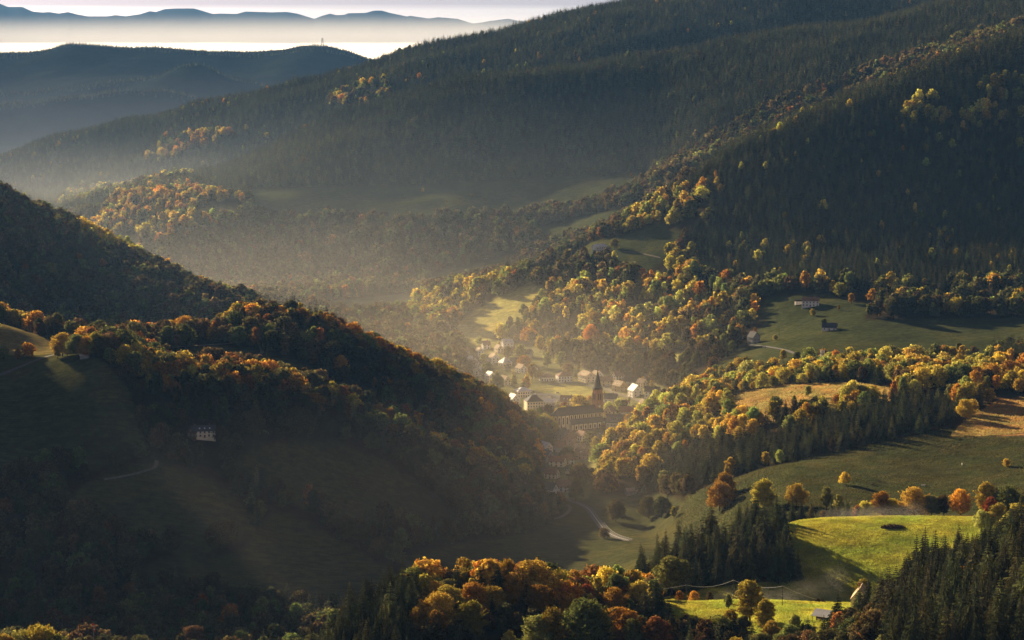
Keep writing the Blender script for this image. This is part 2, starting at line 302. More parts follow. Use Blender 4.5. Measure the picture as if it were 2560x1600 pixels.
ca = me.color_attributes.new('cover', 'FLOAT_COLOR', 'POINT'); ca.data.foreach_set('color', cc.ravel())
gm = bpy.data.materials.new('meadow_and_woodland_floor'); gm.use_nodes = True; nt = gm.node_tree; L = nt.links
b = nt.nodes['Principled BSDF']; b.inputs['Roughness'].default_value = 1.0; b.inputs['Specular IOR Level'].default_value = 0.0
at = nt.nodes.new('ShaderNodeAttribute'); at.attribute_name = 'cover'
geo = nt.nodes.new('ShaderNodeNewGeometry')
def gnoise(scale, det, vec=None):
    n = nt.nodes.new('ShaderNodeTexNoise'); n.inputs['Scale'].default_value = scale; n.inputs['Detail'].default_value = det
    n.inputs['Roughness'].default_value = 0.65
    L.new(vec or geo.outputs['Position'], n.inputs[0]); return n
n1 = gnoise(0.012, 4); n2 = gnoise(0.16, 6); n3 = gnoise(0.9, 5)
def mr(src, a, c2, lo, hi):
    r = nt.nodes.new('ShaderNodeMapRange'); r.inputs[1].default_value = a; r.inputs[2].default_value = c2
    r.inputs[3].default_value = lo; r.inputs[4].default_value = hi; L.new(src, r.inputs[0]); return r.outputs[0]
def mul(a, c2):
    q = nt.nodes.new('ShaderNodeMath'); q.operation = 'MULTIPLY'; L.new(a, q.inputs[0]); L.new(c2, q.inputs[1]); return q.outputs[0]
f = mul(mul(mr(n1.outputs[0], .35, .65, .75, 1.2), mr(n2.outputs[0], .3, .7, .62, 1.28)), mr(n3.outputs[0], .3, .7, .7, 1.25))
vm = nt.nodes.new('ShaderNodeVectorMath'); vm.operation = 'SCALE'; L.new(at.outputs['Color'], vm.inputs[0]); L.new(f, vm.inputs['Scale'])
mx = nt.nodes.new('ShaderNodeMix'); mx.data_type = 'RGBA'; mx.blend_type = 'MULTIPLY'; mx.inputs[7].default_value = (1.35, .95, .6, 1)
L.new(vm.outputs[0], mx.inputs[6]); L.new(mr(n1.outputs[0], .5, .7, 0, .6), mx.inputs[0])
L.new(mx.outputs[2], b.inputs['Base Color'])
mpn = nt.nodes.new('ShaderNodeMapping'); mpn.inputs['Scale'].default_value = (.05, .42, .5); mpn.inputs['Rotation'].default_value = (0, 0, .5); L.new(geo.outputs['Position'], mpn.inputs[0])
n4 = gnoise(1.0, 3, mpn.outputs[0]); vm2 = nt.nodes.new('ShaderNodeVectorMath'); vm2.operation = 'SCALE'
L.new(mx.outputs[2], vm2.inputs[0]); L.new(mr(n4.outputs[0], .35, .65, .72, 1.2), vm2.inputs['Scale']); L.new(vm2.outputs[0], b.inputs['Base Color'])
bp = nt.nodes.new('ShaderNodeBump'); bp.inputs['Strength'].default_value = 0.55; bp.inputs['Distance'].default_value = 0.5
bs = nt.nodes.new('ShaderNodeMath'); bs.operation = 'ADD'; L.new(n2.outputs[0], bs.inputs[0]); L.new(mul(n3.outputs[0], n3.outputs[0]), bs.inputs[1])
L.new(bs.outputs[0], bp.inputs['Height']); L.new(bp.outputs[0], b.inputs['Normal'])
me.materials.append(gm)
gnd = bpy.data.objects.new('ground', me); COL.objects.link(gnd); tag(gnd, kind='structure')

# ---------------------------------------------------------------- mesh building helpers
class MB:
    def __init__(s): s.v = []; s.f = []; s.m = []; s.n = 0
    def quad(s, a, b, c, d, m=0):
        s.v += [a, b, c, d]; s.f.append((s.n, s.n+1, s.n+2, s.n+3)); s.m.append(m); s.n += 4
    def poly(s, pts, m=0):
        s.v += list(pts); s.f.append(tuple(range(s.n, s.n + len(pts)))); s.m.append(m); s.n += len(pts)
    def box(s, x0, x1, y0, y1, z0, z1, m=0):
        p = [(x0,y0,z0),(x1,y0,z0),(x1,y1,z0),(x0,y1,z0),(x0,y0,z1),(x1,y0,z1),(x1,y1,z1),(x0,y1,z1)]
        n = s.n; s.v += p; s.n += 8
        for q in ((0,3,2,1),(4,5,6,7),(0,1,5,4),(1,2,6,5),(2,3,7,6),(3,0,4,7)):
            s.f.append(tuple(n+i for i in q)); s.m.append(m)
    def tube(s, pts, rad, seg=6, m=0):
        n0 = s.n
        for i, p in enumerate(pts):
            p = Vector(p); a = Vector(pts[max(i-1,0)]); c = Vector(pts[min(i+1,len(pts)-1)])
            d = (c - a).normalized() if (c - a).length > 1e-9 else Vector((0,0,1))
            e = d.orthogonal().normalized(); g2 = d.cross(e)
            r = rad[i] if hasattr(rad, '__len__') else rad
            for k in range(seg):
                t = 2*math.pi*k/seg; q = p + (e*math.cos(t) + g2*math.sin(t))*r; s.v.append(tuple(q))
        s.n += seg*len(pts)
        for i in range(len(pts)-1):
            for k in range(seg):
                a = n0+i*seg+k; b2 = n0+i*seg+(k+1)%seg
                s.f.append((a, b2, b2+seg, a+seg)); s.m.append(m)
        s.f.append(tuple(n0 + (len(pts)-1)*seg + k for k in range(seg))); s.m.append(m)
    def build(s, name, mats, parent=None, smooth=False, link=True):
        me = bpy.data.meshes.new(name); me.from_pydata([tuple(p) for p in s.v], [], s.f)
        for q in (mats if isinstance(mats, (list, tuple)) else [mats]): me.materials.append(q)
        if any(s.m): me.polygons.foreach_set('material_index', s.m)
        if smooth: me.polygons.foreach_set('use_smooth', [True]*len(s.f))
        me.update()
        o = bpy.data.objects.new(name, me)
        if link: COL.objects.link(o)
        if parent: o.parent = parent
        return o
def mesh_np(name, V, F, mats, midx=None, normals=None):
    me = bpy.data.meshes.new(name); n = F.shape[1]
    me.vertices.add(len(V)); me.vertices.foreach_set('co', V.astype(np.float32).ravel())
    me.loops.add(F.size); me.loops.foreach_set('vertex_index', F.astype(np.int32).ravel())
    me.polygons.add(len(F)); me.polygons.foreach_set('loop_start', np.arange(0, F.size, n, dtype=np.int32))
    if midx is not None: me.polygons.foreach_set('material_index', midx.astype(np.int32))
    for q in mats: me.materials.append(q)
    me.update(calc_edges=True)
    return me
def empty(name, loc, rz=0.0):
    o = bpy.data.objects.new(name, None); COL.objects.link(o); o.location = loc; o.rotation_euler = (0, 0, rz); o.empty_display_size = 1; return o
def mesh_ob(name, me, parent=None, link=True):
    o = bpy.data.objects.new(name, me)
    if link: COL.objects.link(o)
    if parent: o.parent = parent
    return o

# ---------------------------------------------------------------- trees
def leaf_mat(name, trans, sat=1.0):
    """foliage whose hue comes from the tree's own 'tint' and shifts a little from spray to spray"""
    m = bpy.data.materials.new(name); m.use_nodes = True; nt = m.node_tree; L = nt.links; nt.nodes.clear()
    o = nt.nodes.new('ShaderNodeOutputMaterial'); a = nt.nodes.new('ShaderNodeAttribute'); a.attribute_type = 'INSTANCER'; a.attribute_name = 'tint'
    g = nt.nodes.new('ShaderNodeNewGeometry'); h = nt.nodes.new('ShaderNodeHueSaturation')
    t = nt.nodes.new('ShaderNodeTexCoord'); n = nt.nodes.new('ShaderNodeTexNoise'); n.inputs['Scale'].default_value = 0.35; n.inputs['Detail'].default_value = 3
    L.new(t.outputs['Object'], n.inputs[0])
    def mr(src, lo, hi, a0=0.0, a1=1.0):
        r = nt.nodes.new('ShaderNodeMapRange'); r.inputs[1].default_value = a0; r.inputs[2].default_value = a1
        r.inputs[3].default_value = lo; r.inputs[4].default_value = hi; L.new(src, r.inputs[0]); return r.outputs[0]
    L.new(a.outputs['Color'], h.inputs['Color'])
    L.new(mr(g.outputs['Random Per Island'], .475, .525), h.inputs['Hue'])
    v = nt.nodes.new('ShaderNodeMath'); v.operation = 'MULTIPLY'
    L.new(mr(g.outputs['Random Per Island'], .65, 1.35), v.inputs[0]); L.new(mr(n.outputs[0], .7, 1.3, .35, .65), v.inputs[1])
    L.new(v.outputs[0], h.inputs['Value'])
    d = nt.nodes.new('ShaderNodeBsdfDiffuse'); tr = nt.nodes.new('ShaderNodeBsdfTranslucent'); mx = nt.nodes.new('ShaderNodeMixShader')
    mx.inputs[0].default_value = trans
    L.new(h.outputs[0], d.inputs[0]); L.new(h.outputs[0], tr.inputs[0]); L.new(d.outputs[0], mx.inputs[1]); L.new(tr.outputs[0], mx.inputs[2]); L.new(mx.outputs[0], o.inputs[0])
    return m
M_LEAF = leaf_mat('autumn_leaves', .42); M_NEEDLE = leaf_mat('spruce_needles', .36)
M_BARK = mat('bark', (.075, .055, .04), .95, 0.0, .4, 2.0)
M_BIRCH = mat('pale_bark', (.35, .32, .28), .9, 0.0, .5, 1.5)

def crown_mesh(name, seed, n, leaf, w, hgt, z0, lobes, fill=.35, col=False):
    """leaf sprays laid over the outside of several overlapping boughs, none of them level with another"""
    r = np.random.default_rng(seed)
    cs, rs = [], []
    zc = z0 + hgt * .5
    for i in range(lobes):
        t = i / lobes; ph = i * 2.39996 + r.uniform(-.4, .4)
        zz = -0.8 + 1.8 * ((i + .5) / lobes)
        rad = max(.07, 1 - ((zz + .35) / 1.38)**2) ** .7 * (.66 if not col else .3)
        rr = rad * (.4 + .72 * r.random()) * w
        c = np.array([math.cos(ph) * rr, math.sin(ph) * rr, zc + zz * hgt * .42])
        s = (r.uniform(.2, .44) * w) * (1 if not col else .9)
        cs.append(c); rs.append((s, s, s * r.uniform(.65, .95)))
    cs.append(np.array([0, 0, zc - hgt * .08])); rs.append((w * .5, w * .5, hgt * .34))
    cs = np.array(cs); rs = np.array(rs)
    wgt = rs[:, 0]**2; which = r.choice(len(cs), n, p=wgt / wgt.sum())
    d = r.normal(size=(n, 3)); d[:, 2] += .25; d /= np.linalg.norm(d, axis=1)[:, None]
    rad = .97 + r.normal(size=n) * .13 - .03 + .0 * np.abs(r.normal(size=n))
    inner = r.random(n) < fill * .4; rad[inner] = r.uniform(.35, .85, inner.sum())
    P = cs[which] + d * rs[which] * rad[:, None] * (1 + .14 * np.sin(d[:, :1] * 9 + which[:, None]) * np.cos(d[:, 2:] * 8))
    # stray boughs that break the outline
    ns = int(n * .13); sp = r.normal(size=(26, 3)); sp[:, 2] = np.abs(sp[:, 2]) * .8 - .15; sp /= np.linalg.norm(sp, axis=1)[:, None]
    k = r.integers(0, 26, ns); tt = r.uniform(.75, 1.22, ns)[:, None] * r.uniform(.85, 1.12, 26)[k][:, None]
    S = cs[-1] + sp[k] * np.array([w * .86, w * .86, hgt * .5]) * tt + r.normal(size=(ns, 3)) * w * .055 * (1.4 - tt)
    P[:ns] = S; d[:ns] = sp[k]
    # drop sprays buried deep inside other boughs
    q = ((P[:, None, :] - cs[None]) / rs[None]); inside = (np.linalg.norm(q, axis=2) < .72).sum(1) > 1
    inside[:ns] = False
    P = P[~inside]; d = d[~inside]; n = len(P)
    nrm = d + r.normal(size=(n, 3)) * .42; nrm /= np.linalg.norm(nrm, axis=1)[:, None]
    a = np.cross(nrm, r.normal(size=(n, 3))); a /= np.linalg.norm(a, axis=1)[:, None]; b = np.cross(nrm, a)
    s = leaf * r.uniform(.6, 1.35, n)[:, None]; s2 = s * r.uniform(.55, 1, n)[:, None]
    V = np.stack([P - a*s - b*s2*.3, P - b*s2, P + a*s + b*s2*.25, P + b*s2], 1).reshape(-1, 3)
    V[:, 2] = np.maximum(V[:, 2], .3)
    return V, np.arange(n * 4).reshape(n, 4)
def trunk_mb(seed, w, z0, hgt, limbs=5, r0=.32):
    r = random.Random(seed); m = MB()
    top = z0 + hgt * .72
    pts = [(r.uniform(-.15,.15)*i, r.uniform(-.15,.15)*i, top * i / 5) for i in range(6)]; pts[0] = (0, 0, -1.5)
    m.tube(pts, [r0 * 1.25, r0, r0*.85, r0*.65, r0*.4, r0*.12], 6)
    for i in range(limbs):
        ph = i * 2.4 + r.random(); zz = z0 * .8 + (top - z0) * (.1 + .6 * i / max(1, limbs))
        o = Vector((0, 0, zz)); e = Vector((math.cos(ph) * w * .6, math.sin(ph) * w * .6, zz + hgt * .28))
        mid = o.lerp(e, .5) + Vector((0, 0, -hgt * .03))
        m.tube([o, mid, e], [r0*.45, r0*.28, r0*.08], 5)
    return m
def broadleaf(name, seed, n, leaf, w, H, z0, lobes, col=False, limbs=5):
    V, F = crown_mesh(name, seed, n, leaf, w, H - z0, z0, lobes, col=col)
    tm = trunk_mb(seed, w, z0, H - z0, limbs)
    return (V, F), tm
def spruce_mesh(seed, H=20.0, w=3.4, whorls=26, per=9, detail=3, z0=1.2):
    """whorls of drooping boughs, each a jagged spray with hanging side twigs"""
    r = random.Random(seed); V = []; F = []
    def tri(a, b, c):
        n = len(V); V.extend([a, b, c]); F.append((n, n+1, n+2, n+2))
    lop = [r.uniform(.8, 1.15) for _ in range(7)]
    for k in range(whorls):
        t = (k + .5) / whorls
        z = z0 + (H - z0) * (t ** .92)
        Rr = w * (1 - t) ** .95 * 1.12 * (1 + .13 * math.sin(k * 2.1 + seed)) + .16
        np_ = max(4, int(per * (1 - t * .45)))
        ph0 = r.random() * 6.28; z += r.uniform(-.15, .15)
        for j in range(np_):
            ph = ph0 + 6.283 * j / np_ + r.uniform(-.25, .25)
            L_ = Rr * r.uniform(.68, 1.18) * lop[int(ph / 6.2832 * 7) % 7]
            dr = L_ * r.uniform(.32, .52); up = .14 * L_
            cx, sy = math.cos(ph), math.sin(ph)
            def pt(s, off, dz=0.0):
                return (cx * L_ * s - sy * off, sy * L_ * s + cx * off, z - dr * s * s * .9 + up * max(0, s - .7) * 2 + dz)
            wd = L_ * .24
            if detail <= 1:
                tri(pt(0, 0, .25), pt(.75, -wd * 1.3, -.1 - wd * 1.3), pt(1, 0)); tri(pt(0, 0, .25), pt(1, 0), pt(.75, wd * 1.3, -.1 - wd * 1.3))
                continue
            ss = [.12, .38, .62, .82, 1.0] if detail >= 3 else [.15, .55, 1.0]
            for q in range(len(ss) - 1):
                s0, s1 = ss[q], ss[q+1]
                ww = wd * (1.25 - s0 * .8) * r.uniform(.8, 1.25)
                tri(pt(s0, 0), pt(s1, 0), pt((s0 + s1) / 2 + .08, ww, -.15 - ww * 1.0)); tri(pt(s0, 0), pt((s0 + s1) / 2 + .08, -ww, -.15 - ww * 1.0), pt(s1, 0))
                tri(pt(s0, 0), pt(s1, 0), pt((s0 + s1) / 2, r.uniform(-.2, .2), -ww * 1.5))
    # leader
    V.extend([(-.12, 0, H - .9), (.12, 0, H - .9), (0, 0, H + .4), (0, .12, H - .9)]); n = len(V); F.append((n-4, n-3, n-2, n-2)); F.append((n-1, n-4, n-2, n-2))
    return np.array(V), np.array(F)
def join_vf(parts):
    Vs, Fs, Ms, o = [], [], [], 0
    for V, F, m in parts:
        Vs.append(V); Fs.append(F + o); Ms.append(np.full(len(F), m)); o += len(V)
    return np.concatenate(Vs), np.concatenate(Fs), np.concatenate(Ms)
def mb_np(m):
    V = np.array([tuple(p) for p in m.v]); F = []
    for f in m.f:
        if len(f) == 4: F.append(f)
        elif len(f) == 3: F.append((*f, f[2]))
        else:
            for i in range(1, len(f) - 1): F.append((f[0], f[i], f[i+1], f[i+1]))
    return V, np.array(F)
def fix_tris(V, F):
    return V, F
def mesh_mixed(name, V, F, mats, midx):
    """quads, with degenerate quads written as triangles"""
    t = F[:, 2] == F[:, 3]
    cnt = np.where(t, 3, 4); starts = np.concatenate([[0], np.cumsum(cnt)[:-1]])
    idx = F.ravel()[np.stack([np.ones_like(t), np.ones_like(t), np.ones_like(t), ~t], 1).ravel().astype(bool)]
    me = bpy.data.meshes.new(name)
    me.vertices.add(len(V)); me.vertices.foreach_set('co', V.astype(np.float32).ravel())
    me.loops.add(len(idx)); me.loops.foreach_set('vertex_index', idx.astype(np.int32))
    me.polygons.add(len(F)); me.polygons.foreach_set('loop_start', starts.astype(np.int32))
    me.polygons.foreach_set('material_index', np.asarray(midx, np.int32))
    for q in mats: me.materials.append(q)
    me.update(calc_edges=True); return me

# broadleaf kinds: (half width, height, crown base, lobes, column?)
BK = [(5.6, 17, 1.6, 24, False), (6.6, 16, 1.4, 28, False), (4.6, 19, 2.0, 24, False), (7.2, 14.5, 1.2, 30, False), (2.3, 20, 1.0, 13, True), (3.9, 14, 1.2, 13, False)]
BH = [k[1] for k in BK]
B_NEAR, B_MID, B_FAR = [], [], []         # near: (crown mesh, trunk mesh); mid / far: one mesh
for i, (w, h, z0, lb, col) in enumerate(BK):
    (V, F), tm = broadleaf('b', 11 + i, 15000 if not col else 8000, .27, w, h, z0, lb, col)
    TV, TF = mb_np(tm)
    B_NEAR.append((mesh_mixed('crown', V, F, [M_LEAF], np.zeros(len(F))), mesh_mixed('trunk', TV, TF, [M_BARK], np.zeros(len(TF)))))
    for lst, n, leaf in ((B_MID, 2600, .60), (B_FAR, 520, 1.15)):
        (V, F), tm = broadleaf('b', 31 + i, n, leaf, w, h, z0, lb, col, limbs=3); TV, TF = mb_np(tm)
        V2, F2, M2 = join_vf([(V, F, 0), (TV, TF, 1)]); lst.append(mesh_mixed('broadleaf', V2, F2, [M_LEAF, M_BARK], M2))
S_NEAR, S_MID, S_FAR = [], [], []
SH = 20.0
for i in range(4):
    V, F = spruce_mesh(i, SH, (4.1, 3.6, 4.6, 3.3)[i], 24, 10, 3, 1.0)
    tm = MB(); tm.tube([(0,0,-1.5),(0,0,6),(0,0,13),(0,0,19)], [.3,.24,.14,.03], 6); TV, TF = mb_np(tm)
    S_NEAR.append((mesh_mixed('crown', V, F, [M_NEEDLE], np.zeros(len(F))), mesh_mixed('trunk', TV, TF, [M_BARK], np.zeros(len(TF)))))
for i in range(3):
    V, F = spruce_mesh(10 + i, SH, (4.0, 3.4, 4.5)[i], 14, 8, 2, 1.5); tm = MB(); tm.tube([(0,0,-1.5),(0,0,10)], [.28,.15], 5); TV, TF = mb_np(tm)
    V2, F2, M2 = join_vf([(V, F, 0), (TV, TF, 1)]); S_MID.append(mesh_mixed('spruce', V2, F2, [M_NEEDLE, M_BARK], M2))
    V, F = spruce_mesh(20 + i, SH, (4.3, 3.7, 4.9)[i], 9, 6, 1, 1.5); S_FAR.append(mesh_mixed('spruce', V, F, [M_NEEDLE], np.zeros(len(F))))

PAL = {  # leaf colours; shade is put into 'dull', sunlight into 'sprucelit'
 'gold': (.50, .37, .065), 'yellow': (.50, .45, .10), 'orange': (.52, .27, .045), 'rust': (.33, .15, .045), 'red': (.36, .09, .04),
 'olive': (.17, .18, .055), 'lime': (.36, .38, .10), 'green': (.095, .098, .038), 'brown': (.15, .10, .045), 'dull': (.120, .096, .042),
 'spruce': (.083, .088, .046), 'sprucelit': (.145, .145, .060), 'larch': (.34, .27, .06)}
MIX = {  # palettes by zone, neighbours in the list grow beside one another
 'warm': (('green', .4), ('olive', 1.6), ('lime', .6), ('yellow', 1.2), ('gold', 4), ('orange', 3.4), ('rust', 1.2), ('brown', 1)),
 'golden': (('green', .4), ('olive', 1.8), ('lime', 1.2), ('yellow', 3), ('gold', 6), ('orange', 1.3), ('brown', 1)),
 'dull': (('green', 3), ('dull', 5), ('olive', 1.5), ('brown', 3), ('rust', .25)),  # darker mix with shade put into its leaf colours
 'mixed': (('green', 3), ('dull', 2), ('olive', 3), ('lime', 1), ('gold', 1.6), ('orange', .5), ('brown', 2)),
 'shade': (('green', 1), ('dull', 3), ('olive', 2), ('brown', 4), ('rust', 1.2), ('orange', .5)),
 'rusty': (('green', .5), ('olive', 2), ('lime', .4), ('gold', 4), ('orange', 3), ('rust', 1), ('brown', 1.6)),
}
def pick(mix, r, q=None):
    n = [a for a, _ in MIX[mix]]; w = np.array([v for _, v in MIX[mix]], float); c = np.cumsum(w) / w.sum()
    if q is None: return n[r.choice(len(n), p=w / w.sum())]
    return n[min(len(n) - 1, int(np.searchsorted(c, q)))]

# every tree is a row: x, y, height, kind ('s' or 'b'), shape, tint name, zone, prominent?
TREES = []
def top_hit(px, py, h, y0, y1):
    """the spot where a tree of height h has its top on the sight line"""
    u, s = uslope(px, py); u = float(u); s = float(s)
    Ys = np.linspace(y0, y1, 900); gap = ground(u * Ys, Ys) + h - (H0 + s * Ys)
    c = np.nonzero(np.diff(np.sign(gap)) != 0)[0]
    j = c[0] if len(c) else int(np.argmin(np.abs(gap)))
    return u * Ys[j], Ys[j], h - (gap[j] if len(c) == 0 else 0)
def plant(px, py, h, y0, y1, kind, shape, tint, zone):
    X, Y, hh = top_hit(px, py, h, y0, y1)
    hh = min(max(hh, h * .6), h * 1.5)
    TREES.append([X, Y, hh, kind, shape, tint, zone, 1])

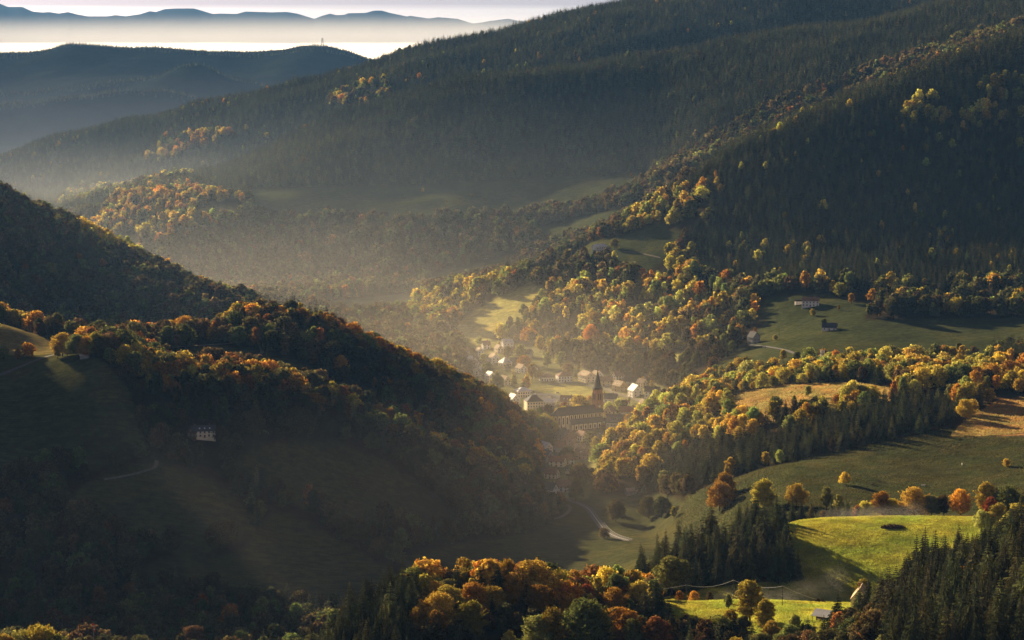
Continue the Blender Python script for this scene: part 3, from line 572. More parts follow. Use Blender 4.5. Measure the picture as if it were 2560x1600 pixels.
# --- trees that stand out one by one: sight line of the top (x, y), height, search range, kind, shape, tint, place
PR = [
 # bottom-left tops
 (95,1552,17,820,870,'b',3,'gold','lower left corner'),(62,1568,15,820,870,'b',1,'yellow','lower left corner'),(128,1566,15,820,870,'b',1,'olive','lower left corner'),
 (178,1574,14,820,870,'b',0,'orange','lower left corner'),(206,1588,13,820,870,'b',5,'gold','lower left corner'),(238,1584,17,820,870,'s',0,'spruce','lower left corner'),
 (270,1588,13,820,870,'b',5,'orange','lower left corner'),(4,1586,13,820,870,'b',0,'gold','lower left corner'),(478,1588,13,820,870,'b',1,'orange','lower left corner'),(458,1597,12,820,870,'b',0,'gold','lower left corner'),(30,1592,13,820,870,'b',1,'orange','lower left corner'),(150,1592,12,820,870,'b',0,'rust','lower left corner'),
 # near wood, bottom centre
 (1045,1414,17,930,990,'b',3,'lime','near wood'),(1105,1432,14,930,990,'b',0,'red','near wood'),(1118,1446,14,930,980,'b',1,'olive','near wood'),
 (1085,1455,14,930,980,'b',0,'orange','near wood'),(1118,1462,16,900,960,'b',1,'gold','near wood'),(1095,1480,17,890,950,'b',3,'gold','near wood'),
 (1165,1418,15,940,990,'b',1,'gold','near wood'),(1195,1408,16,940,990,'b',3,'olive','near wood'),(1225,1410,16,940,990,'b',1,'olive','near wood'),
 (1268,1399,19,940,990,'b',0,'orange','near wood'),(1304,1404,18,940,990,'b',1,'rust','near wood'),(1346,1382,23,940,990,'s',0,'spruce','near wood'),(1372,1408,17,940,990,'b',5,'olive','near wood'),
 (1285,1432,15,920,960,'b',0,'orange','near wood'),(1182,1456,13,900,950,'b',1,'orange','near wood'),(1235,1464,13,900,950,'b',1,'gold','near wood'),
 (1330,1446,14,930,980,'b',0,'rust','near wood'),(1396,1424,16,940,985,'b',3,'gold','near wood'),(1352,1462,13,900,950,'b',1,'orange','near wood'),
 (1418,1440,14,940,985,'b',1,'rust','near wood'),(1450,1442,14,940,990,'b',1,'rust','near wood'),(1468,1462,12,930,980,'b',0,'red','near wood'),
 (1462,1466,19,900,950,'s',1,'spruce','near wood'),(1430,1484,13,900,950,'b',1,'orange','near wood'),(1380,1520,16,850,900,'b',0,'gold','near wood'),
 (1350,1535,14,850,900,'b',1,'lime','near wood'),(1460,1498,19,860,910,'b',3,'olive','near wood'),(1500,1510,14,860,910,'b',0,'gold','near wood'),
 (1270,1534,8,860,900,'b',5,'yellow','near wood'),(1182,1502,12,870,920,'b',0,'gold','near wood'),(1150,1535,10,850,900,'s',2,'spruce','near wood'),(1200,1540,10,850,900,'s',3,'spruce','near wood'),
 (1538,1470,15,930,985,'b',3,'orange','near wood'),(1568,1462,14,940,985,'b',1,'rust','near wood'),(1600,1452,17,940,985,'b',0,'gold','near wood'),(1640,1432,25,930,985,'s',0,'spruce','near wood'),
 (1612,1466,20,920,960,'s',2,'spruce','near wood'),(1655,1470,18,910,960,'s',1,'spruce','near wood'),(1672,1492,17,900,950,'s',0,'spruce','near wood'),(1548,1516,13,880,930,'b',1,'orange','near wood'),(1572,1530,14,860,910,'b',0,'orange','near wood'),
 (1585,1544,13,850,900,'b',5,'lime','near wood'),(1640,1545,14,850,900,'b',0,'rust','near wood'),(1188,1584,12,820,860,'b',1,'orange','near wood'),(1285,1582,12,820,860,'b',1,'rust','near wood'),
 (1340,1580,12,820,860,'b',0,'rust','near wood'),(1375,1560,13,830,870,'b',5,'olive','near wood'),(1300,1594,10,820,860,'b',5,'lime','near wood'),
 (1060,1506,11,890,930,'b',1,'orange','near wood'),(1090,1528,11,870,910,'b',0,'orange','near wood'),
 # near meadow
 (1876,1452,19,960,1020,'b',0,'gold','near meadow'),(1822,1485,8,1000,1060,'b',5,'olive','near meadow'),(1711,1478,9,1015,1060,'s',3,'spruce','near meadow'),
 (1700,1476,7,1020,1070,'b',5,'orange','near meadow'),(1735,1478,8,1020,1070,'b',1,'orange','near meadow'),(1775,1480,9,1020,1070,'b',5,'brown','near meadow'),
 (1912,1500,14,920,970,'b',0,'gold','near meadow'),(1826,1526,13,870,930,'b',1,'gold','near meadow'),(1800,1540,13,860,920,'b',3,'yellow','near meadow'),(1855,1540,10,860,920,'b',5,'olive','near meadow'),
 (1990,1535,13,880,940,'b',5,'yellow','near meadow'),(1975,1560,11,850,900,'b',1,'lime','near meadow'),(1930,1552,11,850,910,'b',1,'gold','near meadow'),(1900,1578,9,840,880,'b',1,'lime','near meadow'),
 (2020,1580,7,840,890,'b',5,'gold','near meadow'),(1950,1585,8,830,880,'b',3,'lime','near meadow'),(2060,1590,6,830,880,'b',3,'yellow','near meadow'),(1790,1585,8,830,880,'b',3,'orange','near meadow'),(1840,1590,9,830,880,'b',3,'gold','near meadow'),
 (2120,1560,5,870,930,'b',3,'lime','near meadow'),(2150,1572,5,850,900,'b',3,'yellow','near meadow'),(2165,1545,5,880,940,'b',3,'olive','near meadow'),
 (2095,1479,21,900,990,'s',2,'spruce','near meadow'),(2148,1474,19,960,1010,'s',0,'spruce','near meadow'),(2172,1441,26,940,1010,'s',0,'spruce','near meadow'),(2185,1470,24,920,990,'s',1,'spruce','near meadow'),
 (2155,1448,15,1010,1060,'b',5,'gold','near meadow'),(2115,1520,5,950,1000,'b',5,'rust','near meadow'),
 # row along the back of the bright knoll
 (1911,1198,18,1290,1400,'b',0,'gold','row behind the knoll'),(1992,1209,15,1290,1400,'b',3,'gold','row behind the knoll'),(2068,1216,15,1280,1380,'b',5,'lime','row behind the knoll'),(2097,1236,12,1280,1380,'b',5,'lime','row behind the knoll'),
 (1811,1180,20,1420,1560,'b',1,'orange','row behind the knoll'),(1800,1204,16,1380,1500,'b',3,'orange','row behind the knoll'),
 (2079,1244,19,1240,1300,'s',0,'spruce','row behind the knoll'),(2118,1244,19,1240,1300,'s',2,'spruce','row behind the knoll'),(2052,1250,18,1240,1300,'s',1,'spruce','row behind the knoll'),
 (2163,1252,14,1260,1320,'b',1,'gold','row behind the knoll'),(2207,1229,18,1270,1330,'b',0,'orange','row behind the knoll'),(2229,1247,15,1250,1310,'b',3,'gold','row behind the knoll'),
 (2287,1219,19,1270,1330,'b',3,'gold','row behind the knoll'),(2330,1238,16,1260,1320,'b',1,'olive','row behind the knoll'),(2360,1238,16,1260,1320,'b',0,'brown','row behind the knoll'),
 (2403,1223,19,1260,1320,'b',3,'orange','row behind the knoll'),(2464,1207,21,1260,1330,'b',0,'gold','row behind the knoll'),(2521,1214,21,1250,1320,'b',3,'olive','row behind the knoll'),
 (2475,1243,15,1210,1260,'b',5,'red','row behind the knoll'),(2455,1274,13,1180,1240,'b',1,'lime','row behind the knoll'),(2498,1258,16,1190,1240,'b',0,'gold','row behind the knoll'),(2545,1258,15,1180,1240,'b',1,'yellow','row behind the knoll'),(2520,1285,12,1150,1200,'b',3,'yellow','row behind the knoll'),
 (2143,1262,12,1260,1320,'b',5,'rust','row behind the knoll'),(2256,1262,13,1260,1320,'b',1,'brown','row behind the knoll'),
 (1868,1256,17,1222,1262,'s',0,'spruce','row behind the knoll'),
 (1892,1248,19,1222,1262,'s',1,'spruce','row behind the knoll'),
 (1912,1254,17,1222,1262,'s',2,'spruce','row behind the knoll'),
 (1934,1247,19,1222,1262,'s',3,'spruce','row behind the knoll'),
 (1958,1252,18,1222,1262,'s',0,'spruce','row behind the knoll'),
 (1981,1246,19,1222,1262,'s',1,'spruce','row behind the knoll'),
 (2004,1252,17,1222,1262,'s',2,'spruce','row behind the knoll'),
 (2028,1248,18,1222,1262,'s',3,'spruce','row behind the knoll'),
 (1845,1266,17,1222,1262,'s',0,'spruce','row behind the knoll'),
 # left ridge
 (215,840,17,1690,1790,'b',3,'orange','left ridge'),(238,832,20,1700,1800,'b',0,'gold','left ridge'),(262,838,19,1700,1800,'b',3,'brown','left ridge'),(190,834,20,1720,1820,'b',1,'olive','left ridge'),
 (155,832,19,1740,1840,'b',3,'gold','left ridge'),(143,862,11,1690,1760,'b',5,'gold','left ridge'),(168,860,10,1690,1760,'b',0,'gold','left ridge'),
 (312,858,17,1800,1900,'b',0,'gold','left ridge'),(335,868,15,1800,1900,'b',3,'olive','left ridge'),(360,866,15,1800,1900,'b',1,'gold','left ridge'),
 (70,858,12,1760,1860,'b',3,'orange','left ridge'),(8,864,12,1760,1860,'b',1,'olive','left ridge'),(45,872,9,1760,1860,'b',1,'rust','left ridge'),
 (388,891,15,1710,1780,'b',5,'green','left ridge'),(413,884,19,1700,1780,'b',0,'brown','left ridge'),(453,884,22,1700,1780,'b',0,'gold','left ridge'),(440,900,18,1690,1760,'b',1,'gold','left ridge'),(505,900,14,1700,1780,'b',3,'rust','left ridge'),
 (360,902,11,1690,1750,'b',3,'gold','left ridge'),(320,900,10,1690,1750,'b',1,'olive','left ridge'),(372,935,14,1660,1720,'b',5,'gold','left ridge'),(412,938,15,1650,1710,'b',1,'orange','left ridge'),
 (540,912,18,1700,1780,'b',3,'gold','left ridge'),(575,912,18,1700,1780,'b',1,'olive','left ridge'),(605,910,19,1700,1780,'b',0,'gold','left ridge'),(640,905,22,1700,1780,'b',0,'orange','left ridge'),
 (662,908,22,1700,1780,'s',1,'spruce','left ridge'),(700,928,19,1700,1780,'b',0,'gold','left ridge'),(722,932,18,1700,1780,'b',3,'orange','left ridge'),(765,935,18,1700,1780,'b',1,'gold','left ridge'),(800,936,20,1700,1780,'s',2,'spruce','left ridge'),
 (855,952,15,1700,1780,'b',3,'rust','left ridge'),(945,1010,13,1710,1780,'b',1,'orange','left ridge'),
 (28,560,22,2860,2920,'s',0,'spruce','far left hill'),(52,472,24,2870,2930,'s',1,'spruce','far left hill'),(74,484,22,2870,2930,'s',0,'spruce','far left hill'),(18,462,22,2870,2930,'s',2,'spruce','far left hill'),
 (620,756,16,2030,2090,'b',1,'orange','middle ridge'),(680,752,20,2030,2090,'b',3,'brown','middle ridge'),(730,750,20,2030,2090,'b',0,'green','middle ridge'),(745,756,18,2030,2090,'s',1,'spruce','middle ridge'),(790,756,22,2030,2090,'s',0,'spruce','middle ridge'),(816,762,18,2030,2090,'s',2,'spruce','middle ridge'),
 (460,790,19,2030,2090,'b',3,'orange','middle ridge'),(425,800,17,2030,2090,'b',1,'gold','middle ridge'),(395,806,16,2030,2090,'b',0,'rust','middle ridge'),(292,814,17,2030,2090,'b',1,'orange','middle ridge'),(262,816,16,2030,2090,'b',0,'orange','middle ridge'),(225,806,21,2030,2090,'s',2,'spruce','middle ridge'),
 # village and its slopes
 (1335,678,15,2920,3080,'b',1,'gold','slope above the village'),(1382,692,15,2850,3020,'b',0,'orange','slope above the village'),
 (1600,545,30,3000,3120,'b',0,'gold','clearing by the hillside house'),(1580,540,24,3000,3120,'b',1,'gold','clearing by the hillside house'),(1622,545,22,3000,3120,'b',3,'yellow','clearing by the hillside house'),
 (1800,533,22,2980,3120,'b',5,'gold','clearing by the hillside house'),(1808,566,14,2980,3100,'b',5,'yellow','clearing by the hillside house'),(1537,596,16,2950,3080,'b',1,'olive','clearing by the hillside house'),
 (1535,626,14,2880,3040,'b',5,'yellow','clearing by the hillside house'),(1472,638,16,2880,3040,'b',1,'lime','clearing by the hillside house'),(1512,640,12,2880,3040,'b',3,'orange','clearing by the hillside house'),(1690,616,18,2880,3040,'b',1,'gold','clearing by the hillside house'),(1675,640,18,2800,2980,'b',3,'gold','clearing by the hillside house'),
 (1486,780,26,2560,2720,'b',0,'orange','slope above the village'),(1478,810,24,2500,2660,'b',1,'orange','slope above the village'),(1500,808,14,2500,2650,'b',5,'lime','slope above the village'),
 (1456,858,22,2460,2580,'b',4,'yellow','slope above the village'),(1438,864,20,2460,2580,'b',4,'yellow','slope above the village'),(1402,878,18,2450,2560,'b',5,'lime','slope above the village'),(1372,842,24,2500,2640,'b',4,'gold','slope above the village'),(1368,880,18,2440,2560,'b',5,'lime','slope above the village'),
 (1350,840,20,2520,2660,'b',0,'gold','slope above the village'),(1300,862,22,2460,2560,'b',0,'lime','village'),(1312,890,16,2420,2500,'b',3,'orange','village'),(1270,866,14,2480,2560,'b',1,'gold','village'),
 (1330,908,18,2360,2440,'b',5,'gold','village'),(1345,925,12,2340,2420,'b',1,'gold','village'),(1269,890,18,2420,2500,'s',0,'spruce','village'),(1285,936,14,2300,2380,'b',5,'yellow','village'),(1315,940,16,2280,2360,'b',5,'orange','village'),(1308,955,12,2280,2350,'b',5,'green','village'),
 (1240,935,18,2300,2400,'b',0,'olive','village'),(1252,940,16,2300,2400,'b',5,'olive','village'),(1216,908,14,2360,2440,'b',3,'olive','village'),(1146,880,13,2420,2520,'b',1,'olive','village'),(1170,900,12,2380,2460,'b',3,'green','village'),(1208,880,10,2440,2520,'b',5,'yellow','village'),
 (1132,852,14,2500,2600,'b',1,'lime','village'),(1150,838,13,2540,2640,'b',1,'lime','village'),
 (1522,1004,13,2140,2220,'b',1,'lime','village'),(1548,996,17,2140,2220,'b',5,'lime','village'),(1560,1000,16,2150,2230,'b',5,'green','village'),(1474,990,13,2180,2260,'b',1,'gold','village'),(1456,988,16,2180,2260,'s',2,'spruce','village'),
 (1397,1062,16,2060,2110,'s',1,'spruce','village'),(1384,1052,17,2060,2120,'b',0,'gold','village'),(1372,1040,20,2060,2120,'b',1,'gold','village'),(1465,1072,17,1990,2060,'s',0,'spruce','village'),(1475,1080,12,1980,2050,'b',5,'olive','village'),(1490,1092,11,1960,2030,'b',1,'gold','village'),(1512,1093,12,1960,2030,'b',0,'gold','village'),
 (1425,927,12,2420,2480,'s',2,'spruce','village'),(1421,908,15,2440,2520,'b',3,'brown','village'),(1507,1055,10,2060,2110,'b',5,'orange','village'),
 (1370,1095,12,1940,2020,'b',1,'green','lower village'),(1430,1105,16,1900,1980,'s',0,'spruce','lower village'),(1412,1120,12,1880,1960,'b',1,'green','lower village'),(1450,1160,16,1800,1880,'b',3,'dull','lower village'),(1478,1170,16,1800,1880,'b',1,'dull','lower village'),(1440,1195,19,1740,1790,'b',0,'dull','lower village'),
 (1540,1250,17,1600,1700,'b',3,'dull','valley meadow'),(1622,1240,18,1640,1740,'b',3,'dull','valley meadow'),(1655,1240,17,1640,1740,'b',1,'green','valley meadow'),(1510,1320,8,1560,1620,'b',3,'brown','valley meadow'),(1400,1230,12,1680,1760,'b',1,'rust','lower village'),
 # right, beyond the first wood
 (2240,968,14,1920,2000,'b',5,'lime','brown field'),(2288,962,16,1900,1990,'b',5,'orange','brown field'),(2330,960,15,1900,1990,'b',5,'orange','brown field'),(2264,992,9,1880,1950,'b',5,'lime','brown field'),
 (2020,988,17,1820,1900,'b',0,'lime','brown field'),(1985,1008,13,1800,1880,'b',5,'lime','brown field'),(2040,1016,14,1780,1860,'b',5,'lime','brown field'),(1940,1004,20,1790,1880,'b',3,'olive','brown field'),(1932,1000,17,1800,1880,'b',0,'orange','brown field'),
 (1865,1045,16,1760,1840,'b',5,'gold','brown field'),(2095,1030,15,1760,1840,'b',3,'orange','brown field'),(2135,1024,15,1770,1850,'b',5,'gold','brown field'),(2185,1020,14,1780,1860,'b',3,'orange','brown field'),(2003,1048,11,1760,1830,'b',5,'rust','brown field'),
 (1800,833,16,2320,2480,'b',5,'yellow','green pasture'),(1810,835,18,2320,2480,'b',0,'lime','green pasture'),(1793,838,14,2320,2480,'b',5,'yellow','green pasture'),(1830,852,13,2300,2440,'b',1,'lime','green pasture'),
 (2032,772,12,2420,2520,'b',1,'gold','green pasture'),(2097,782,10,2420,2520,'b',5,'gold','green pasture'),(1938,842,10,2320,2420,'b',1,'yellow','green pasture'),(2060,820,10,2360,2440,'b',3,'olive','green pasture'),
 (2090,876,18,2080,2180,'b',0,'orange','ridge beyond the brown field'),(2180,872,16,2080,2180,'b',3,'lime','ridge beyond the brown field'),(2275,880,13,2060,2160,'b',1,'lime','ridge beyond the brown field'),(1958,874,14,2140,2260,'b',0,'gold','ridge beyond the brown field'),(1994,882,13,2140,2260,'b',3,'olive','ridge beyond the brown field'),(1923,900,14,2080,2200,'b',5,'yellow','ridge beyond the brown field'),(1938,896,14,2080,2200,'b',5,'orange','ridge beyond the brown field'),
 (2354,878,10,2060,2160,'b',5,'lime','ridge beyond the brown field'),(2415,888,9,2060,2160,'b',5,'lime','ridge beyond the brown field'),
 (2100,708,20,2480,2600,'b',3,'yellow','foot of the far forest'),(2125,680,24,2500,2620,'b',0,'olive','foot of the far forest'),(2128,745,20,2440,2560,'b',0,'orange','foot of the far forest'),(2210,730,18,2460,2560,'b',5,'olive','foot of the far forest'),(2450,690,16,2520,2620,'b',5,'lime','foot of the far forest'),(2390,730,16,2460,2560,'b',3,'yellow','foot of the far forest'),(2380,700,14,2520,2600,'b',5,'gold','foot of the far forest'),
 (1950,312,22,3100,3180,'b',1,'yellow','far forest'),(1935,320,12,3100,3180,'b',3,'gold','far forest'),
 # far left lit spur
 (205,1,0,0,0,0,0,0,0),
]
PR = [p for p in PR if p[2]]
for p in PR: plant(p[0], p[1], p[2], p[3], p[4], p[5], p[6], p[7], p[8])

# --- filled woods: (polygon of ground x,y or None, k0, k1, spacing m, conifer share, palette, heights, name); later rows win
ZONES = [
 (None, 2.7, 4.9, 7.5, .2, 'warm', (12, 17), 'near wood'),
 (None, 2.7, 3.9, 7.5, .35, 'dull', (8, 12), 'near wood'),  # lower near wood: shade put into darker leaf colours
 ([(500,2000),(640,1690),(740,1560),(900,1480),(1040,1480),(1055,1700),(1060,2100),(500,2100)], 2.5, 5.2, 6.8, 1.0, 'warm', (14, 21), 'spruce plantation below the near wood'),
 ([(-400,2300),(-400,1600),(740,1590),(640,1700),(500,2300)], 2.5, 5.0, 11, .1, 'warm', (10, 12), 'lower left corner'),
 ([(2170,2300),(2215,1570),(2180,1545),(2225,1480),(2320,1415),(2440,1365),(2560,1305),(3000,1200),(3000,2300)], 2.4, 5.0, 7.0, .99, 'warm', (13, 20), 'spruce slope in the lower right corner'),
 (None, 4.9, 7.95, 9, .15, 'dull', (12, 18), 'dark gully'),
 ([(1560,2000),(1560,1200),(2700,1200),(2700,2000)], 4.9, 7.62, 60, .1, 'golden', (4, 6), 'dark gully'),
 ([(1980,1400),(1980,1200),(2700,1200),(2700,1400)], 7.62, 7.95, 7, .05, 'golden', (6, 12), 'row behind the knoll'),
 ([(1590,1520),(1590,1490),(1640,1448),(1700,1403),(1780,1368),(1860,1343),(1930,1322),(2010,1316),(1985,1345),(1975,1390),(2020,1470),(2040,1530),(1700,1510)], 4.6, 7.9, 7.4, .95, 'warm', (16, 23), 'spruce stand left of the knoll'),
 (None, 7.9, 10.25, 10, .15, 'dull', (13, 20), 'shaded slope'),
 ([(900,1160),(1180,1280),(1340,1290),(1400,1330),(1340,1350),(1150,1330),(950,1230)], 8.2, 10.3, 7, .8, 'dull', (11, 18), 'shaded slope'),
 ([(1350,1290),(1350,1200),(1700,1180),(1760,1210),(1690,1300),(1560,1250)], 8.6, 10.5, 9, .2, 'dull', (10, 17), 'valley hedges'),
 ([(300,880),(420,930),(700,985),(900,1060),(1150,1170),(1360,1210),(1360,1290),(1150,1290),(1000,1180),(860,1110),(700,1110),(560,1090),(400,1040)], 9.0, 10.6, 8, .15, 'dull', (15, 22), 'left ridge'),
 (None, 9.85, 10.35, 8.5, .12, 'rusty', (14, 21), 'left ridge crest'),
 ([(1590,1240),(1700,1232),(1900,1172),(2100,1126),(2360,1070),(2400,1040),(2360,1000),(2240,1000),(2000,1080),(1850,1100),(1750,1110),(1600,1170)], 8.6, 12.6, 7.4, 1.0, 'warm', (11, 18), 'spruce belt along the dark field'),
 ([(1470,1260),(1500,1130),(1600,1040),(1760,985),(1830,985),(1830,1020),(1850,1100),(1750,1115),(1600,1180)], 9.0, 13.2, 8.4, .26, 'golden', (10, 18), 'golden wood beside the church'),
 ([(1760,1110),(1860,1050),(1980,1050),(2050,1030),(2200,1015),(2250,1000),(2000,1085),(1850,1105)], 10.4, 12.6, 9.5, .1, 'golden', (11, 16), 'golden wood beside the church'),
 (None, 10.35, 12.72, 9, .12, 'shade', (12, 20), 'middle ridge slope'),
 (None, 12.72, 13.9, 8.0, .16, 'rusty', (13, 20), 'middle ridge'),
 ([(1450,1400),(1450,900),(2700,850),(2700,1240),(1700,1240)], 9.0, 13.9, 9.0, .1, 'golden', (12, 18), 'golden wood beside the church'),
 ([(60,880),(60,838),(310,855),(310,880)], 12.3, 13.6, 6, .95, 'rusty', (15, 20), 'middle ridge'),
 ([(1620,1100),(1640,1015),(1760,975),(1900,955),(2050,922),(2400,918),(2480,915),(2480,940),(2300,950),(2140,955),(1960,962),(1850,985),(1700,1040)], 12.2, 13.9, 8.2, .06, 'golden', (9, 15), 'ridge beyond the brown field'),
 ([(2480,1000),(2480,890),(2900,870),(2900,990)], 12.3, 14.2, 6.2, .95, 'golden', (15, 20), 'ridge beyond the brown field'),
 ([(1440,1300),(1450,1190),(1540,1060),(1640,1005),(1660,1180),(1600,1230),(1540,1250)], 8.9, 13.9, 8, .1, 'golden', (13, 19), 'golden wood beside the church'),
 (None, 13.9, 15.0, 15, .1, 'dull', (12, 18), 'behind the middle ridge'),
 (None, 15.0, 17.6, 8.6, .08, 'dull', (15, 22), 'far left hill'),
 ([(1100,870),(1160,800),(1400,700),(1560,720),(1760,640),(1800,760),(1740,900),(1560,900),(1350,880),(1200,870)], 14.8, 17.9, 9.2, .40, 'golden', (9, 18), 'slope above the village'),
 ([(1700,900),(1760,640),(2700,560),(2700,900)], 14.6, 17.0, 9.0, .35, 'mixed', (14, 20), 'foot of the far forest'),
 (None, 17.6, 19.2, 9.0, .15, 'dull', (14, 20), 'far slope'),
 ([(1010,800),(1050,740),(1120,710),(1300,690),(1250,745),(1160,800),(1090,850)], 16.4, 18.1, 9, .05, 'golden', (13, 20), 'slope above the village'),
 ([(1560,760),(1640,680),(1700,620),(1720,470),(1800,380),(1950,300),(2900,-100),(2900,720),(1900,720),(1750,690)], 15.8, 18.6, 7.0, .955, 'golden', (11, 18), 'far forest'),
 ([(1540,640),(1560,560),(1600,520),(1720,560),(1740,700),(1640,760)], 16.2, 18.4, 10, .2, 'golden', (14, 22), 'clearing by the hillside house'),
 (None, 19.2, 20.25, 9.5, .12, 'dull', (14, 20), 'hazy slope'),
 (None, 20.25, 20.75, 9, .3, 'dull', (15, 21), 'hazy slope'),
 (None, 20.75, 21.3, 7.2, .96, 'dull', (11, 18), 'long dark forest'),
 ([(230,620),(230,540),(300,500),(450,480),(620,495),(600,560),(400,620),(300,660)], 19.2, 21.6, 9.0, .42, 'rusty', (14, 20), 'lit spur'),
 (None, 21.3, 22.6, 7.2, .965, 'dull', (11, 18), 'long dark forest'),
 (None, 22.6, 25.5, 8.2, .95, 'mixed', (13, 19), 'farther forest'),
 ([(130,520),(200,470),(330,465),(480,440),(480,470),(300,500),(160,530)], 21.3, 25.0, 10, .4, 'mixed', (15, 20), 'farther forest'),
 ([(360,400),(420,345),(560,330),(600,345),(480,380),(380,420)], 23.0, 25.0, 11, .4, 'rusty', (15, 20), 'farther forest'),
 ([(820,240),(960,200),(990,230),(940,270),(830,280)], 23.0, 25.3, 10, .45, 'mixed', (15, 20), 'farther forest'),
 ([(2230,330),(2300,240),(2560,190),(2560,300),(2380,330)], 15.8, 18.6, 8.0, .78, 'golden', (14, 20), 'far forest'),
 ([(1560,560),(1620,500),(1760,480),(1780,560),(1700,600),(1640,560)], 16.2, 18.5, 10, .15, 'golden', (14, 22), 'clearing by the hillside house'),
 (None, 27.8, 28.15, 15, .97, 'dull', (11, 15), 'distant ridge'),
 (None, 29.8, 30.15, 15, .97, 'dull', (11, 15), 'distant ridge'),
 ([(200,640),(200,540),(330,590),(480,690),(640,740),(640,800),(440,740)], 16.7, 17.5, 9, .05, 'golden', (13, 18), 'far left hill'),
 ([(-400,1400),(-400,700),(1440,700),(1440,1400)], 9.82, 10.38, 8.0, .12, 'rusty', (13, 20), 'left ridge crest'),
 (None, 98, 99, 20, .12, 'golden', (4, 9), 'village'),
 (None, 31.75, 32.08, 14, .98, 'dull', (8, 12), 'distant ridge'),
]
ZONES = [z for z in ZONES if z[0] is None] + [z for z in ZONES if z[0] is not None and z[0][0] == (1450, 1400)] + [z for z in ZONES if z[0] is not None and z[0][0] != (1450, 1400)]
NOTREE = []      # (x, y, radius) kept clear: houses, roads, chosen trees
def scatter():
    out = []
    ymax = np.interp(np.arange(0), [0], [0]) if False else None
    bands = [(700, 1100, 5.0), (1100, 1500, 5.4), (1500, 2100, 5.8), (2100, 2700, 7.0), (2700, 3500, 6.8), (3500, 4500, 7.2), (4500, 5800, 8.2), (7500, 8800, 16), (8800, 9700, 14)]
    for y0, y1, sp in bands:
        ym = (y0 + y1) / 2
        ny = int((y1 - y0) / sp); ul = .315
        for jy in range(ny):
            Y = y0 + (jy + .5) * sp
            nx = int(2 * ul * Y / sp)
            X = (np.arange(nx) - nx / 2 + .5 * (jy % 2)) * sp
            Xj = X + rng.uniform(-.42, .42, nx) * sp; Yj = Y + rng.uniform(-.42, .42, nx) * sp
            out.append(np.stack([Xj, Yj, np.full(nx, sp)], 1))
    P = np.concatenate(out); X, Y, S = P.T
    Zg = ground(X, Y); px, py = pix(X, Y, Zg); k = kpar(X, Y)
    ok = (px > -420) & (px < 3080)
    X, Y, S, Zg, px, py, k = (a[ok] for a in (X, Y, S, Zg, px, py, k))
    zi = np.full(len(X), -1)
    for i, z in enumerate(ZONES):
        s = (k >= z[1]) & (k < z[2])
        if z[0] is not None: s &= inpoly(px, py, z[0])
        zi[s] = i
    f = field_at(X, Y, Zg)
    vi = [i for i, q in enumerate(ZONES) if q[1] == 98][0]; kinds = np.array([q[3] for q in FIELDS])[np.maximum(f, 0)]; rr = rng.random(len(X))
    zi[f >= 0] = -1
    zi[(f >= 0) & (kinds == 'village') & (rr < .33)] = vi
    zi[(f >= 0) & np.isin(kinds, ['green', 'dim', 'straw']) & (rr < .016)] = vi
    ok = zi >= 0
    X, Y, S, Zg, px, py, zi = (a[ok] for a in (X, Y, S, Zg, px, py, zi))
    zs = np.array([z[3] for z in ZONES], float)[zi]
    lone = vnoise(X, Y, 90, 6)
    keep = rng.random(len(X)) < np.clip((S / np.maximum(zs, S))**2, 0, 1) * np.where(vnoise(X, Y, 34, 5) > -.36, 1, .35)
    open_ = np.isin([ZONES[i][7] for i in zi], ['slope above the village', 'golden wood beside the church', 'clearing by the hillside house', 'foot of the far forest'])
    keep &= ~open_ | ((vnoise(X, Y, 30, 15) + .5 * vnoise(X, Y, 13, 16) > -.17) & (rng.random(len(X)) < .9))
    X, Y, Zg, px, py, zi = (a[keep] for a in (X, Y, Zg, px, py, zi))
    # hidden far behind a crest: leave out
    Ys = yy; iu = np.clip(np.rint(np.interp(X / Y, uu, np.arange(NU))).astype(int), 0, NU-1)
    slope = (G - H0) / yy[None, :]; run = np.maximum.accumulate(slope, axis=1)
    jy = np.clip(np.searchsorted(yy, Y) - 2, 0, NY-1)
    vis = (Zg + 38 - H0) / Y > run[iu, jy]
    X, Y, Zg, px, py, zi = (a[vis] for a in (X, Y, Zg, px, py, zi))
    return X, Y, zi
def clear_of(X, Y):
    ok = np.ones(len(X), bool)
    for (cx, cy_, r) in NOTREE: ok &= (X - cx)**2 + (Y - cy_)**2 > r * r
    return ok

# ---------------------------------------------------------------- buildings
M_WIN = mat('window_glass', (.03, .035, .04), .25, .5); M_FRAME = mat('white_paint', (.62, .60, .55), .7)
M_SLATE = mat('slate', (.075, .075, .085), .8, .1, .25, .6, .3); M_TILE = mat('brown_tiles', (.27, .15, .095), .85, .1, .35, .7, .4)
M_RED = mat('red_tiles', (.30, .12, .075), .85, .1, .3, .7, .4); M_PALE = mat('pale_metal_roof', (.74, .71, .68), .6, .3, .15, .3)
M_TAN = mat('weathered_tan_tiles', (.46, .35, .23), .9, .1, .3, .5, .4); M_DARK = mat('dark_roof', (.065, .055, .05), .85, .1, .3, .5, .3)
M_WHITE = mat('white_render', (.84, .80, .74), .9, .1, .12, .3); M_CREAM = mat('cream_render', (.93, .80, .56), .9, .1, .12, .25)
M_YEL = mat('yellow_render', (.55, .42, .22), .9, .1, .15, .3); M_GREY = mat('grey_render', (.36, .35, .34), .9, .1, .15, .3); M_BLUE = mat('blue_grey_render', (.42, .46, .52), .9, .1, .1, .3)
M_PINK = mat('pink_render', (.50, .30, .26), .9, .1, .15, .3); M_WOODW = mat('brown_boards', (.14, .085, .05), .9, .1, .3, .8, .4)
M_SAND = mat('red_sandstone', (.36, .18, .12), .9, .1, .3, .5, .3); M_ASPH = mat('asphalt', (.105, .10, .095), .95, .1, .2, .4)
